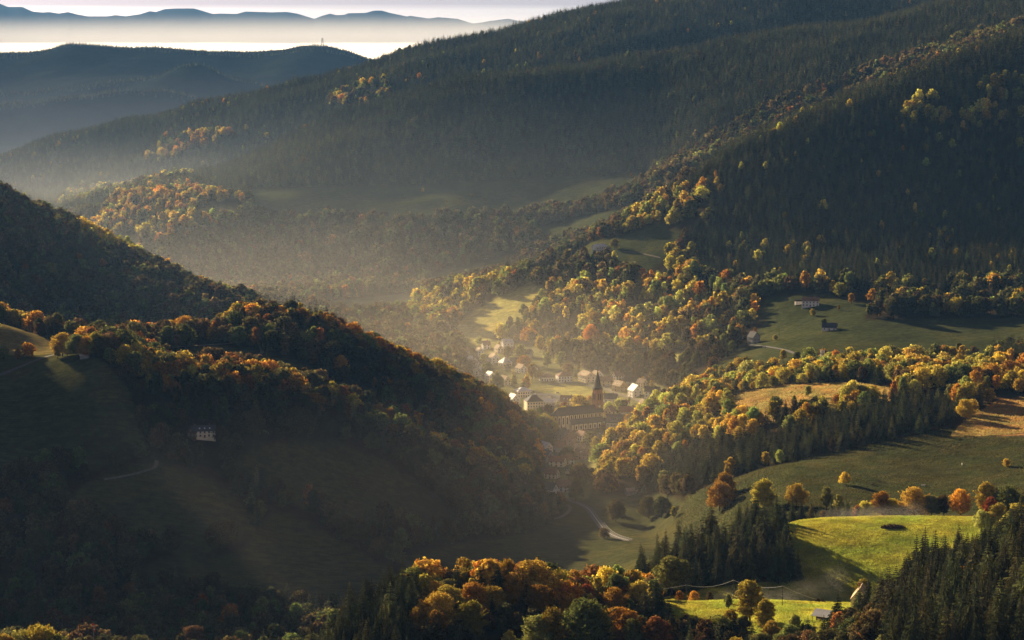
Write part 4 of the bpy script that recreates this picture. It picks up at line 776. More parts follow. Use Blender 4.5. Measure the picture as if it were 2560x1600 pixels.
M_GRAVEL = mat('gravel_track', (.16, .14, .105), .95, .05, .3, .5); M_CHIM = mat('chimney_brick', (.25, .13, .09), .9)
M_STEEL = mat('galvanised_steel', (.28, .28, .28), .6, .4, metal=.3); M_CAR = [mat('car_paint_white', (.7,.7,.7), .3, .6), mat('car_paint_dark', (.04,.045,.05), .3, .6), mat('car_paint_silver', (.4,.42,.44), .3, .6)]
M_RUBBER = mat('rubber', (.02,.02,.02), .9); M_ROCK = mat('rock', (.12,.10,.085), 1, 0, .4, .3, .8); M_POLE = mat('weathered_pole', (.10,.08,.06), .9)
ROOFM = {'slate': M_SLATE, 'tile': M_TILE, 'red': M_RED, 'pale': M_PALE, 'tan': M_TAN, 'dark': M_DARK}
WALLM = {'white': M_WHITE, 'cream': M_CREAM, 'yellow': M_YEL, 'grey': M_GREY, 'blue': M_BLUE, 'pink': M_PINK, 'wood': M_WOODW}
def _win(w, h):
    m = MB(); m.box(-w/2-.12, w/2+.12, -.05, .10, -.12, h+.12, 1); m.box(-w/2, w/2-.0, .10, .13, 0, h, 0); m.box(-.05, .05, .13, .16, 0, h, 1)
    return m.build('window', [M_WIN, M_FRAME], link=False).data
W_ME = {'n': _win(1.15, 1.5), 'w': _win(2.2, 1.5), 's': _win(.9, 1.0)}
dm = MB(); dm.box(-.6, .6, -.05, .08, 0, 2.1, 0); dm.box(.38, .46, .08, .14, 1.0, 1.08, 1); D_ME = dm.build('door', [M_WOODW, M_STEEL], link=False).data
def setwin(parent, key, x, y, z, rz):
    o = mesh_ob('window', W_ME[key], parent); o.location = (x, y, z); o.rotation_euler = (0, 0, rz); return o
def gable_shell(L, W, hw, hr, ov=.5, th=.28):
    """walls with gables; roof slabs with overhang. ridge along x"""
    w = MB()
    w.poly([(-L/2,-W/2,-3),(L/2,-W/2,-3),(L/2,-W/2,hw),(-L/2,-W/2,hw)]); w.poly([(L/2,W/2,-3),(-L/2,W/2,-3),(-L/2,W/2,hw),(L/2,W/2,hw)])
    w.poly([(L/2,-W/2,-3),(L/2,W/2,-3),(L/2,W/2,hw),(L/2,0,hw+hr),(L/2,-W/2,hw)]); w.poly([(-L/2,W/2,-3),(-L/2,-W/2,-3),(-L/2,-W/2,hw),(-L/2,0,hw+hr),(-L/2,W/2,hw)])
    r = MB(); s = hr / (W/2); X = L/2 + ov; Yo = W/2 + ov; ze = hw - ov * s
    for sg in (-1, 1):
        a, b, c, d = (-X, sg*Yo, ze+.04), (X, sg*Yo, ze+.04), (X, 0, hw+hr+.04), (-X, 0, hw+hr+.04)
        A, B, C, D = [(p[0], p[1], p[2]+th) for p in (a, b, c, d)]
        r.quad(A, B, C, D); r.quad(a, d, c, b); r.quad(a, b, B, A); r.quad(b, c, C, B); r.quad(d, a, A, D)
    return w, r
def hip_shell(L, W, hw, hr, ov=.6, th=.25):
    w = MB(); w.box(-L/2, L/2, -W/2, W/2, -3, hw)
    r = MB(); X, Y_ = L/2+ov, W/2+ov; k = max(0, X - Y_); z0 = hw+.03
    e = [(-X,-Y_,z0),(X,-Y_,z0),(X,Y_,z0),(-X,Y_,z0)]; E = [(p[0],p[1],p[2]+th) for p in e]; t1, t2 = (-k,0,hw+hr+th), (k,0,hw+hr+th)
    r.poly(e[::-1])
    for i in range(4): r.quad(e[i], e[(i+1)%4], E[(i+1)%4], E[i])
    r.poly([E[0],E[1],t2,t1]); r.poly([E[2],E[3],t1,t2]); r.poly([E[1],E[2],t2]); r.poly([E[3],E[0],t1])
    return w, r
HOUSES = []
def house(px, py, L, W, hw, hr, yaw, wall, roof, label, name='house', hip=False, cols=3, floors=2, chim=1, dormers=0, skylights=0, k0=700, group=None, porch=False, wing=None, y1=9000):
    X, Y, z = hit(px, py, k0, y1)
    o = empty(name, (X, Y, z - .1), R(yaw)); tag(o, label, 'house' if name == 'house' else name.replace('_', ' '), group)
    w, r = (hip_shell if hip else gable_shell)(L, W, hw, hr)
    w.build('wall', WALLM[wall], o); ro = r.build('roof', ROOFM[roof], o)
    for c in range(chim):
        m = MB(); x = (L * .22 * (1 if c == 0 else -1)); m.box(x-.45, x+.45, W*.08, W*.08+.8, hw+hr*.45, hw+hr+1.1, 0); m.box(x-.52, x+.52, W*.08-.07, W*.08+.87, hw+hr+1.1, hw+hr+1.25, 0)
        m.build('chimney', M_CHIM, ro)
    s = hr / (W/2)
    for c in range(dormers):
        x = (c + .5) / dormers * L * .8 - L * .4; yd = -W*.33; zb = hw + (W/2 + yd) * s
        m = MB(); m.box(x-.75, x+.75, yd-.6, yd+2.0, zb-.6, zb+1.2, 0); m.poly([(x-1,yd-.85,zb+1.15),(x+1,yd-.85,zb+1.15),(x+1,yd+2.2,zb+1.75),(x-1,yd+2.2,zb+1.75)],1); m.box(x-.45,x+.45,yd-.64,yd-.6,zb+.15,zb+1,2)
        m.build('dormer', [WALLM[wall], ROOFM[roof], M_WIN], ro)
    for c in range(skylights):
        x = (c + .5) / skylights * L * .7 - L * .35; ya = -W*.30; za = hw + (W/2 + ya) * s + .36
        m = MB(); m.poly([(x-.5,ya-.5,za-.5*s),(x+.5,ya-.5,za-.5*s),(x+.5,ya+.5,za+.5*s),(x-.5,ya+.5,za+.5*s)]); m.build('skylight', M_PALE, ro)
    fh = min(3.0, (hw - .3) / max(floors, 1))
    for fl in range(floors):
        zz = .9 + fl * fh
        if zz + 1.5 > hw: continue
        for sg, rz in ((-1, math.pi), (1, 0)):
            for c in range(cols):
                x = (c + .5) / cols * L - L/2
                if sg < 0 and fl == 0 and c == cols // 2: continue
                setwin(o, 'n', x, sg*(W/2), zz, rz)
        for sg, rz in ((-1, math.pi/2), (1, -math.pi/2)):
            for c in (-1, 1): setwin(o, 'n', sg*L/2, c*W*.24, zz, rz)
    if not hip and hr > 3:
        for sg, rz in ((-1, math.pi/2), (1, -math.pi/2)): setwin(o, 's', sg*L/2, 0, hw + .5, rz)
    if floors:
        d = mesh_ob('door', D_ME, o); d.location = (0 if cols % 2 else L/cols/2, -W/2, 0); d.rotation_euler = (0, 0, math.pi)
    if wing:
        ww, rr = gable_shell(wing[0], wing[1], hw*.8, hr*.7); 
        for q, nm, mm in ((ww, 'annex_wall', WALLM[wall]), (rr, 'annex_roof', ROOFM[roof])):
            w_ = q.build(nm, mm, o); w_.location = (wing[2], wing[3], 0); w_.rotation_euler = (0, 0, math.pi/2)
    NOTREE.append((X, Y, max(L, W) * .62 + 3)); NOTREE.append((X * .993, Y - 15, max(L, W) * .5 + 4)); HOUSES.append((px, py, X, Y))
    return o
# the sides of the village streets
house(1268,869,13,9,6,4.5,20,'white','pale','large white house with a bright pale roof, highest on the slope above the village',chim=2,dormers=2)
house(1199,889,9,8,6,4,-66,'white','tan','white house with an orange-tan gable roof, second row from the wooded ridge')
house(1167,901,13,8,3.5,2,10,'white','pale','long low white building with a flat pale roof at the edge of the upper village',floors=1)
house(1190,913,10,9,5,5,80,'white','slate','white gabled house half hidden behind the orange treetops of the middle ridge')
house(1235,906,11,10,6,4.5,-68,'white','tan','white tan-roofed house with a balcony gable, left of the pale pyramid roof')
house(1263,915,12,11,4,6,30,'cream','pale','square house with a steep pale pyramid roof beside a dark spruce',hip=True,floors=1)
house(1290,913,14,9,4.5,4,-20,'wood','dark','dark timber house with white cars in front, right of the pale pyramid roof',floors=1)
house(1285,888,10,8,6,4,60,'pink','tile','pinkish house behind the tall yellow tree in the upper village')
house(1318,893,11,9,5,4.5,-30,'blue','slate','blue-grey gabled house under the trees at the upper end of the village')
house(1163,886,9,8,5,3.5,10,'pink','red','small house with a red roof at the far left of the upper village')
house(1198,938,9,8,5,4.5,80,'white','pale','white gable peeping over the middle ridge, nearest to the ridge',)
house(1102,897,9,8,4,4,40,'cream','tan','small house with a pink-tan roof peeping over the ridge treetops',)
house(1366,951,14,11,4.2,3.2,12,'white','tile','low white bungalow with a hipped brown roof, left of its taller neighbour',hip=True,floors=1,cols=5)
house(1410,953,16,12,6.5,3.6,14,'white','tile','white two-storey house with a hipped brown roof and a row of five windows',hip=True,cols=5)
house(1467,953,18,12,7,4.2,-62,'cream','tan','large pale green-white house with a tan roof and two attic windows in its gable',cols=4,skylights=3)
house(1512,963,16,11,5.5,3.6,-14,'yellow','tile','ochre house with a brown roof directly right of the spire tip',cols=3)
house(1550,977,14,11,6,4.6,-58,'yellow','tan','yellow gabled house with a blue shed side, left of the bright white gable',cols=3,skylights=3)
house(1577,964,14,9,5,4,-15,'grey','dark','house with a dark brown roof behind the yellow gable')
house(1588,990,13,11,6.5,5.6,-68,'white','pale','tall white gable with a gleaming roof left of the road bend',cols=3)
house(1631,992,15,11,6,4.5,-10,'white','dark','white house complex with a dark roof and a gleaming cross wing',wing=(12,8,3,-5),cols=4)
house(1651,1008,12,10,5,4.8,-58,'blue','tan','blue-white house with a tan roof at the edge of the golden wood')
house(1527,1005,13,9,4,4.6,-12,'white','slate','house with a slate-grey roof beyond the church tower',floors=1)
house(1308,991,16,13,6.5,3.6,18,'cream','pale','hipped white school building with a gleaming roof and a dark turret',hip=True,cols=6,name='house')
house(1334,1025,17,14,9.5,6,14,'cream','slate','three-storey hipped town hall with grey roof and long rows of windows',hip=True,cols=6,floors=3)
house(1352,1001,19,11,5.5,.7,-25,'white','slate','flat-roofed white modern annex beside the hipped school',hip=True,cols=0,floors=0,chim=0)
house(1420,1012,15,9,4,5.5,-18,'cream','tile','brown-roofed house with a bright gable behind the church nave',floors=1,skylights=3)
house(1366,1040,15,11,5,4.5,25,'grey','slate','grey-roofed house between the town hall and the church choir',floors=1)
house(1540,1072,17,13,7.5,6.5,-12,'grey','slate','big half-timbered house with a steep grey roof right of the church aisle',cols=5,dormers=4)
house(1534,1040,15,11,6,5,40,'cream','tile','brown-roofed house behind the half-timbered one')
house(1562,1073,11,11,7,5,75,'wood','tile','brown shingled gable house touching the half-timbered one')
house(1573,1040,17,11,5,4.5,-22,'grey','red','long house with a dull red roof left of the golden wood')
house(1586,1058,16,7,4.5,3.6,52,'white','pale','narrow house with a gleaming white slanting roof in front of the red roof',cols=4)
house(1534,1097,9,9,2.6,5.5,10,'wood','dark','small dark pyramid-roofed pavilion on the square below the church',hip=True,floors=0,chim=0)
house(1404,1098,13,10,6,4.5,62,'grey','slate','slate-roofed house in shadow just below the church choir')
house(1423,1112,12,9,7,4.5,72,'pink','tile','pink house with rows of windows at the foot of the shaded slope',cols=3)
house(1388,1128,18,12,5,4.2,-6,'grey','tile','large brown-roofed barn in the shaded lower village',cols=3,floors=1)
house(1362,1131,12,9,5.5,4.2,-52,'white','pale','pale-roofed house with a dark solar patch in the shaded lower village')
house(1364,1150,13,9,5,4.5,-50,'grey','slate','grey-roofed house in front of the pale-roofed one, lower village')
house(1394,1165,13,10,5,3.8,-15,'cream','red','house with a dull orange roof standing alone in the lower village',cols=3)
house(1447,1126,11,7,3.5,3,10,'cream','tan','long low house with a tan roof under the trees right of the lower street',floors=1)
house(1457,1146,13,9,4.5,4.2,-38,'pink','tile','brown-roofed house with a bright skylight right of the lower street',skylights=1)
house(1428,1190,7,5,2.4,1.6,-28,'wood','tan','small shed with a pale tan roof beside the lower meadow',floors=0,chim=0,name='shed')
house(1413,1228,15,10,4.5,4.6,-20,'white','tile','big white chalet with a dark balcony gable at the bottom of the village',cols=4)
house(1374,1234,12,9,4.2,5,-35,'white','slate','white cottage with a tall blue-slate roof, lowest house on the left of the street',floors=1)
house(1578,1236,9,6,3,2,10,'grey','tan','small pale shed among hedges beyond the valley meadow',floors=0,chim=0,name='shed')
house(1498,628,19,10,7,2.2,38,'white','pale','lone white house with a pale roof and skylights on the hillside pasture',cols=6,chim=2,skylights=4,k0=2900)
house(1519,634,9,7,3,3,-10,'wood','tile','low brown-red barn attached to the right of the lone hillside house',floors=0,chim=0,name='barn',k0=2900)
house(2026,765,19,9,6.5,3.6,-8,'white','tile','long white farmhouse with a red-brown roof on the shaded pasture',cols=5,k0=2300)
house(2001,760,12,5,3.2,1,-4,'white','dark','low open stable with white bays left of the white farmhouse',floors=0,chim=0,name='stable',k0=2300)
house(2074,825,15,9,3.2,4.2,-14,'white','slate','broad grey-roofed farm half hidden by bushes below the white farmhouse',floors=1,k0=2200)
house(1884,858,11,9,7,5.5,-62,'grey','slate','narrow half-timbered house with a gleaming slate roof above the golden valley',k0=2200)
house(512,1094,16,8,5.2,3.4,8,'cream','slate','lone cream house with skylights in the shade of the left slope',cols=5,skylights=3)
house(486,1093,9,7,4,3.6,60,'wood','slate','grey-roofed barn wing touching the cream house in the shade',floors=1)
house(213,895,7,4.5,2.2,1.0,-10,'grey','pale','small shed with a pale blue roof below the left ridge trees',floors=0,chim=0,name='shed')
house(1508,1497,24,11,4.2,5.5,2,'white','dark','dark-roofed farmhouse hidden behind the orange trees of the near wood',cols=4,floors=1,k0=940)
house(2152,1516,11,7.5,4.8,4.6,74,'cream','tan','cream chalet gable behind the two spruces of the near meadow',floors=1,k0=930)

house(1215,872,9,8,5.5,4,15,'white','tile','small white house with a brown roof below the highest white house',cols=2)
house(1247,882,10,8,5.5,4.2,-65,'cream','tan','cream gabled house between the orange-tan roof and the pinkish house',cols=2)
house(1180,922,10,8,5,4,-30,'white','red','white house with a dull red roof just above the ridge treetops',cols=2)
house(1213,925,11,8,5.5,4,20,'cream','slate','cream house with a grey roof left of the balcony gable',cols=3)
house(1303,930,12,9,5,4,-60,'white','tan','white house with a tan roof in the orchard above the white bungalow',cols=3)
house(1338,938,9,8,5,4,-64,'white','tan','little white house with a tan gable left of the white bungalow',cols=2)
house(1226,950,11,9,5.5,4.2,-62,'white','pale','white house with a bright roof at the end of the wooded ridge',cols=3)
house(1262,962,12,9,5.5,4.4,-58,'cream','tan','cream house with a tan roof above the school',cols=3)
house(1284,1008,11,9,5.5,4.5,-62,'white','pale','white house with a bright roof left of the town hall',cols=3)
house(1375,1012,12,8,3.6,2.6,-20,'grey','pale','low sports hall with a pale roof between the town hall and the school yard',floors=1,cols=4)
house(1493,949,12,9,5.5,4,-60,'white','tan','white house with a tan roof just above the spire tip',cols=3)
house(1545,950,11,8,5,4,30,'white','tile','small white house at the hedge above the yellow gable',cols=3)
house(1606,968,10,8,5,4,-50,'cream','tan','cream house with a tan roof at the top right edge of the village',cols=3)
house(1610,1020,10,8,4.6,4,-62,'white','tan','white tan-roofed cottage between the gleaming gable and the golden wood',cols=3)
house(1560,1018,9,7,4,3.4,-15,'cream','red','small cream house with a red roof below the gleaming gable',cols=3)
house(1505,1030,10,8,4.6,4.4,20,'white','tile','white gable tucked behind the bell tower',cols=2)
house(1455,1100,11,8,4.5,4.2,-60,'cream','tile','cream house with a brown roof in front of the church square',cols=3)
house(1480,1108,9,8,4.5,4.2,50,'white','slate','white gabled house on the lower side of the church square',cols=2)
house(1418,1160,10,8,4.5,4,35,'white','tile','white house with a brown roof between the orange roof and the long low house',cols=2)
house(1380,1195,11,8,4.5,4.4,-30,'cream','tile','cream house with a brown roof above the slate cottage',cols=3)

# ---- the church
def church():
    X, Y, z = hit(1430, 1079, 1900, 2600)
    z = float(z); yaw = 29
    o = empty('church', (X, Y, z), R(yaw)); tag(o, 'long cream church with red sandstone bands, slate roofs and a pointed bell tower', 'church')
    A, N = 5.2, 12.5                       # aisle width, nave width; x along nave, y away from us
    y0, y1 = A, A + N; yc = (y0+y1)/2
    # low aisle in front and behind
    for sg, nm in ((0, 'aisle_wall'), (1, 'aisle_wall')):
        m = MB(); a, b = (0, A) if sg == 0 else (y1, y1 + A)
        lo, hi = (a, b) if sg == 0 else (b, a)
        m.poly([(0,lo,-2),(37,lo,-2),(37,lo,6.8),(0,lo,6.8)][::1 if sg==0 else -1]); m.poly([(0,hi,-2),(0,lo,-2),(0,lo,6.8),(0,hi,10.6)]); m.poly([(37,lo,-2),(37,hi,-2),(37,hi,10.6),(37,lo,6.8)])
        m.build(nm, M_CREAM, o)
        r = MB(); e = -.6 if sg == 0 else .6
        p = [(-.5,lo+e,6.6),(37.5,lo+e,6.6),(37.5,hi,10.9),(-.5,hi,10.9)]; q = [(v[0],v[1],v[2]+.3) for v in p]
        r.quad(*p); r.quad(*q)
        for i in range(4): r.quad(p[i], p[(i+1)%4], q[(i+1)%4], q[i])
        r.build('aisle_roof', M_SLATE, o)
    w = MB(); w.box(-9, 39, y0+.02, y1-.02, -2, 15.6); 
    # polygonal choir at the near end
    ang = [math.pi/2 + math.pi*i/5 for i in range(6)]; rad = N/2 - .1
    P = [(-9 + math.cos(a)*rad, yc + math.sin(a)*rad) for a in ang]
    for i in range(5): w.quad((P[i+1][0],P[i+1][1],-2),(P[i][0],P[i][1],-2),(P[i][0],P[i][1],15.6),(P[i+1][0],P[i+1][1],15.6))
    w.build('nave_wall', M_CREAM, o)
    r = MB(); zr, ze = 22.3, 15.5; ov = .7
    for sg in (-1, 1):
        ye = yc + sg*(N/2+ov)
        r.quad((-9,ye,ze-.1),(39.4,ye,ze-.1),(39.4,yc,zr),(-9,yc,zr)); r.quad((-9,ye,ze-.45),(39.4,ye,ze-.45),(39.4,ye,ze-.1),(-9,ye,ze-.1))
    r.poly([(39.4,yc-N/2-ov,ze-.1),(39.4,yc+N/2+ov,ze-.1),(39.4,yc,zr)])
    Q = [(-9 + math.cos(a)*(rad+ov), yc + math.sin(a)*(rad+ov)) for a in ang]
    for i in range(5): r.poly([(Q[i+1][0],Q[i+1][1],ze-.1),(Q[i][0],Q[i][1],ze-.1),(-9,yc,zr)]); r.quad((Q[i+1][0],Q[i+1][1],ze-.45),(Q[i][0],Q[i][1],ze-.45),(Q[i][0],Q[i][1],ze-.1),(Q[i+1][0],Q[i+1][1],ze-.1))
    r.build('nave_roof', M_SLATE, o)
    g = MB(); g.tube([(Q[2][0],Q[2][1],ze+.1),(-9,yc,zr+.1)], .14, 5); g.tube([(Q[1][0],Q[1][1],ze+.1),(-9,yc,zr+.1)], .14, 5); g.build('hip_flashing', M_PALE, o)
    # pilasters, friezes
    def pil(x, y, z0, z1, w_=.62, sg=-1):
        m = MB(); m.box(x-w_/2, x+w_/2, min(y, y+sg*.28), max(y, y+sg*.28), z0, z1); m.build('pilaster', M_SAND, o)
    def arch(wd, ht, glassm, framem, seg=8):
        m = MB(); n = [( -wd/2, 0), (wd/2, 0)] + [(wd/2*math.cos(math.pi*i/seg), ht - wd/2 + wd/2*math.sin(math.pi*i/seg)) for i in range(seg+1)]
        for s_, yy_, mi in ((1.28, -.03, 1), (1.0, -.06, 0)):
            m.poly([(p[0]*s_, yy_, (p[1] - ht*.5)*(1 + (s_-1)*.45) + ht*.5) for p in n], mi)
            base = [(p[0]*s_, (p[1] - ht*.5)*(1 + (s_-1)*.45) + ht*.5) for p in n]
            for i in range(len(base)):
                a, b = base[i], base[(i+1) % len(base)]; m.quad((a[0],.05,a[1]),(b[0],.05,b[1]),(b[0],yy_,b[1]),(a[0],yy_,a[1]), mi)
        return m.build('arched_window', [glassm, framem], link=False).data
    wc = arch(1.35, 3.3, M_WIN, M_CREAM); wl_ = arch(1.25, 3.2, M_WIN, M_CREAM); wa = arch(1.6, 6.6, M_WIN, M_CREAM); wt = arch(1.3, 6.0, M_DARK, M_SAND)
    def aw(me_, x, y, z_, rz=0):
        q = mesh_ob('arched_window', me_, o); q.location = (x, y, z_); q.rotation_euler = (0, 0, rz)
    for i in range(8):
        x = 2.4 + i*4.6
        if x < 38: aw(wc, x, y0, 11.3); aw(wc, x, y1, 11.3, math.pi)
    for i in range(9): pil(.1 + i*4.6, y0, 10.7, 15.2); pil(.1 + i*4.6, y1, 10.7, 15.2, sg=1)
    aw(wa, -2.2, y0, 6.6); aw(wa, -6.6, y0, 6.6); pil(-4.4, y0, -1, 15.2); pil(-8.8, y0, -1, 15.2)
    for i in range(6): aw(wl_, 5.0 + i*5.2, 0, 1.8); aw(wl_, 5.0 + i*5.2, y1+A, 1.8, math.pi)
    for i in range(7): pil(2.4 + i*5.2, 0, -1, 6.5); pil(2.4 + i*5.2, y1+A, -1, 6.5, sg=1)
    for i in range(5):
        a = (ang[i] + ang[i+1])/2; rr = rad*math.cos(math.pi/10)
        aw(wa, -9 + math.cos(a)*rr, yc + math.sin(a)*rr, 6.6, a + math.pi/2)
        m = MB(); px_, py_ = P[i+1]; m.tube([(px_,py_,-2),(px_,py_,15.3)], .45, 6); m.build('buttress', M_SAND, o)
    m = MB(); m.box(-9.02, 39, y0-.10, y0+.02, -2, 1.2); m.box(0, 37.05, -.12, 0, -2, .9); m.build('plinth', M_SAND, o)
    # bell tower over the far end
    tw = MB(); h = 3.75; x0 = 35.6
    tw.box(x0-h, x0+h, yc-h, yc+h, 10, 24.5); tw.box(x0-h+.25, x0+h-.25, yc-h+.25, yc+h-.25, 24.5, 37.2)
    for sx in (-1, 1):
        for sy in (-1, 1): tw.box(x0+sx*(h-.3)-.55, x0+sx*(h-.3)+.55, yc+sy*(h-.3)-.55, yc+sy*(h-.3)+.55, 16, 33.5)
    tw.box(x0-h-.2, x0+h+.2, yc-h-.2, yc+h+.2, 24.2, 24.8); tw.box(x0-h-.1, x0+h+.1, yc-h-.1, yc+h+.1, 36.9, 37.5)
    t = tw.build('bell_tower', M_SAND, o)
    for rz, dx, dy in ((0, 0, -h+.24), (math.pi/2, h-.24, 0), (-math.pi/2, -h+.24, 0), (math.pi, 0, h-.24)):
        for s_ in (-1.2, 1.2):
            q = mesh_ob('louvre_window', wt, t); q.rotation_euler = (0, 0, rz); q.location = (x0 + dx + s_*math.cos(rz), yc + dy + s_*math.sin(rz), 27)
        m = MB(); n = 20; cf = [(1.15*math.cos(6.2832*i/n), -.22, 1.15*math.sin(6.2832*i/n)) for i in range(n)]; cb = [(p[0], 0, p[2]) for p in cf]
        m.poly(cf, 0)
        for i in range(n): m.quad(cf[i], cf[(i+1)%n], cb[(i+1)%n], cb[i], 0)
        m.box(-.06, .06, -.26, -.23, -.1, .85, 1); m.box(-.1, .6, -.26, -.23, -.06, .06, 1)
        q = m.build('clock_face', [M_FRAME, M_RUBBER], t); q.rotation_euler = (0, 0, rz); hh = h + .02
        q.location = (x0 + math.sin(rz)*hh, yc - math.cos(rz)*hh, 20.6)
    sp = MB(); n = 8
    def ring(r_, z_): return [(x0 + r_*math.cos(math.pi/8+2*math.pi*i/n), yc + r_*math.sin(math.pi/8+2*math.pi*i/n), z_) for i in range(n)]
    R0, R1, R2 = ring(5.2, 37.3), ring(3.3, 41.0), ring(.12, 56)
    for i in range(n):
        sp.quad(R0[i], R0[(i+1)%n], R1[(i+1)%n], R1[i]); sp.quad(R1[i], R1[(i+1)%n], R2[(i+1)%n], R2[i])
    sp.poly(R0[::-1]); spire = sp.build('spire', M_SLATE, t)
    c = MB(); c.box(x0-.09, x0+.09, yc-.09, yc+.09, 55.8, 59.6); c.box(x0-.8, x0+.8, yc-.07, yc+.07, 58.1, 58.3); c.build('cross', M_RUBBER, spire)
    NOTREE.append((X+16, Y+18, 34)); NOTREE.append((X+12, Y-22, 26))
    return o
church()

# ---------------------------------------------------------------- roads and paths
def ribbon(name, pts, width, m, lift=.22, kind='structure', k0=700, k1=9000, dash=None):
    P = []
    for p in pts:
        x, y, z = hit(p[0], p[1], *( (p[2], p[3]) if len(p) > 2 else (k0, k1)))
        P.append((x, y))
    P = np.array(P); d = np.concatenate([[0], np.cumsum(np.hypot(*np.diff(P, axis=0).T))])
    n = max(8, int(d[-1] / 2.5)); t = np.linspace(0, d[-1], n)
    xs, ys = pchip(d, P[:, 0], t), pchip(d, P[:, 1], t)
    tx, ty = np.gradient(xs), np.gradient(ys); l = np.hypot(tx, ty); nx, ny = -ty/l, tx/l
    zc = ground(xs, ys)
    mb = MB()
    rows = []
    for i in range(n):
        row = []
        for s_ in (-1, -.5, 0, .5, 1):
            x, y = xs[i] + nx[i]*width/2*s_, ys[i] + ny[i]*width/2*s_
            row.append((x, y, max(float(ground(x, y)), float(zc[i]) - .1) + lift))
        rows.append(row)
    for i in range(n-1):
        if dash and (int(t[i] / dash) % 2): continue
        for j in range(4): mb.quad(rows[i][j], rows[i][j+1], rows[i+1][j+1], rows[i+1][j])
    o = mb.build(name, m, smooth=True); tag(o, kind=kind)
    for i in range(0, n, 2): NOTREE.append((xs[i], ys[i], width/2 + 3.0))
    return o, np.stack([xs, ys, zc], 1), np.stack([nx, ny], 1)
_, rp_, rn_ = ribbon('road', [(1418,1248),(1440,1256),(1470,1272),(1492,1300),(1512,1325),(1540,1342),(1572,1352)], 6.2, M_ASPH, k0=1400, k1=1900)
ribbon('road_marking', [(1440,1256),(1470,1272),(1492,1300),(1512,1325),(1540,1342),(1572,1352)], .35, M_FRAME, lift=.30, k0=1400, k1=1900)
ribbon('road', [(1360,1180),(1366,1165),(1385,1150),(1400,1120),(1430,1095),(1475,1090),(1530,1098)], 5.5, M_ASPH, k0=1800, k1=2300)
ribbon('road', [(1500,950),(1520,975),(1560,990),(1590,1000),(1620,1012),(1650,1024)], 6, M_GRAVEL, k0=2100, k1=2600)
ribbon('road', [(1372,962),(1410,958),(1440,957),(1475,965),(1505,975)], 6, M_ASPH, k0=2100, k1=2600)
ribbon('road', [(1345,985),(1380,988),(1400,1000),(1440,1004)], 13, M_ASPH, k0=2100, k1=2600)
ribbon('path', [(1418,1262),(1426,1270),(1418,1283),(1395,1295),(1370,1300)], 3, M_GRAVEL, k0=1500, k1=1900)
ribbon('path', [(-40,945),(20,930),(80,905),(145,886)], 4.5, M_ASPH, k0=1500, k1=1850)
ribbon('path', [(380,871),(460,866),(560,860),(600,855)], 3.5, M_GRAVEL, k0=1800, k1=2050)
ribbon('path', [(645,862),(655,880),(630,898),(590,912)], 3.5, M_GRAVEL, k0=1800, k1=2050)
ribbon('path', [(260,1200),(310,1192),(360,1180),(390,1165),(392,1152)], 3, M_GRAVEL, k0=1400, k1=1800)
ribbon('path', [(1860,862),(1920,868),(1970,878),(2010,896),(2050,915)], 4.5, M_ASPH, k0=2060, k1=2600)
ribbon('path', [(1560,630),(1590,632),(1620,638),(1650,645)], 3.5, M_GRAVEL, k0=2800, k1=3200)
ribbon('path', [(1460,515),(1560,492),(1660,472)], 5, M_GRAVEL, k0=3300, k1=4200)
# steel crash barrier on the outside of the road bend
gb = MB(); n0 = int(len(rp_)*.5)
for i in range(n0, len(rp_)-2):
    a, b_ = rp_[i], rp_[i+1]; na, nb = rn_[i]*3.6, rn_[i+1]*3.6
    sgn = 1 if (rp_[i][0] + na[0]) > rp_[i][0] else -1
    A = (a[0]+na[0]*sgn, a[1]+na[1]*sgn, a[2]+.6); B = (b_[0]+nb[0]*sgn, b_[1]+nb[1]*sgn, b_[2]+.6)
    gb.quad(A, B, (B[0],B[1],B[2]+.32), (A[0],A[1],A[2]+.32))
    if i % 2 == 0: gb.box(A[0]-.07, A[0]+.07, A[1]-.07, A[1]+.07, A[2]-1, A[2]+.4)
tag(gb.build('crash_barrier', M_STEEL), 'curved steel crash barrier on the outer edge of the valley road', 'crash barrier')

# ---------------------------------------------------------------- cars
def car_proto(paint):
    b = MB(); secs = [(-2.1,.55,.8,.35),(-1.9,.82,.85,.3),(-.9,.92,.87,.28),(.9,.95,.87,.28),(1.8,.85,.85,.3),(2.1,.6,.8,.35)]
    pr = [[(x,-w,z0),(x,-w,z1),(x,w,z1),(x,w,z0)] for x,z1,w,z0 in secs]
    for p, q in zip(pr, pr[1:]):
        for i in range(4): b.quad(p[i], q[i], q[(i+1)%4], p[(i+1)%4])
    b.poly(pr[0]); b.poly(pr[-1][::-1])
    c = MB(); lo = [(-1.7,-.8,.86),(1.0,-.8,.92),(1.0,.8,.92),(-1.7,.8,.86)]; hi = [(-1.2,-.62,1.42),(.35,-.62,1.45),(.35,.62,1.45),(-1.2,.62,1.42)]
    for i in range(4): c.quad(lo[i], lo[(i+1)%4], hi[(i+1)%4], hi[i])
    t = MB(); t.box(-1.2,.35,-.64,.64,1.42,1.48)
    return b, c, t
def car(px, py, yaw, paint, label, k0=1500, k1=2600):
    X, Y, z = hit(px, py, k0, k1); o = empty('parked_car', (X, Y, z + .28), R(yaw)); tag(o, label, 'car', 'parked cars in the village')
    b, c, t = car_proto(paint); b.build('body', M_CAR[paint], o); c.build('windows', M_WIN, o); t.build('roof', M_CAR[paint], o)
    for sx in (-1.3, 1.3):
        for sy in (-1, 1):
            w = MB(); w.tube([(0,-.1,0),(0,.1,0)], .33, 10); w.poly([(.33*math.cos(6.2832*i/10), -.1, .33*math.sin(6.2832*i/10)) for i in range(10)])
            q = w.build('wheel', M_RUBBER, o); q.location = (sx, sy*.85, .33)
    NOTREE.append((X, Y, 4))
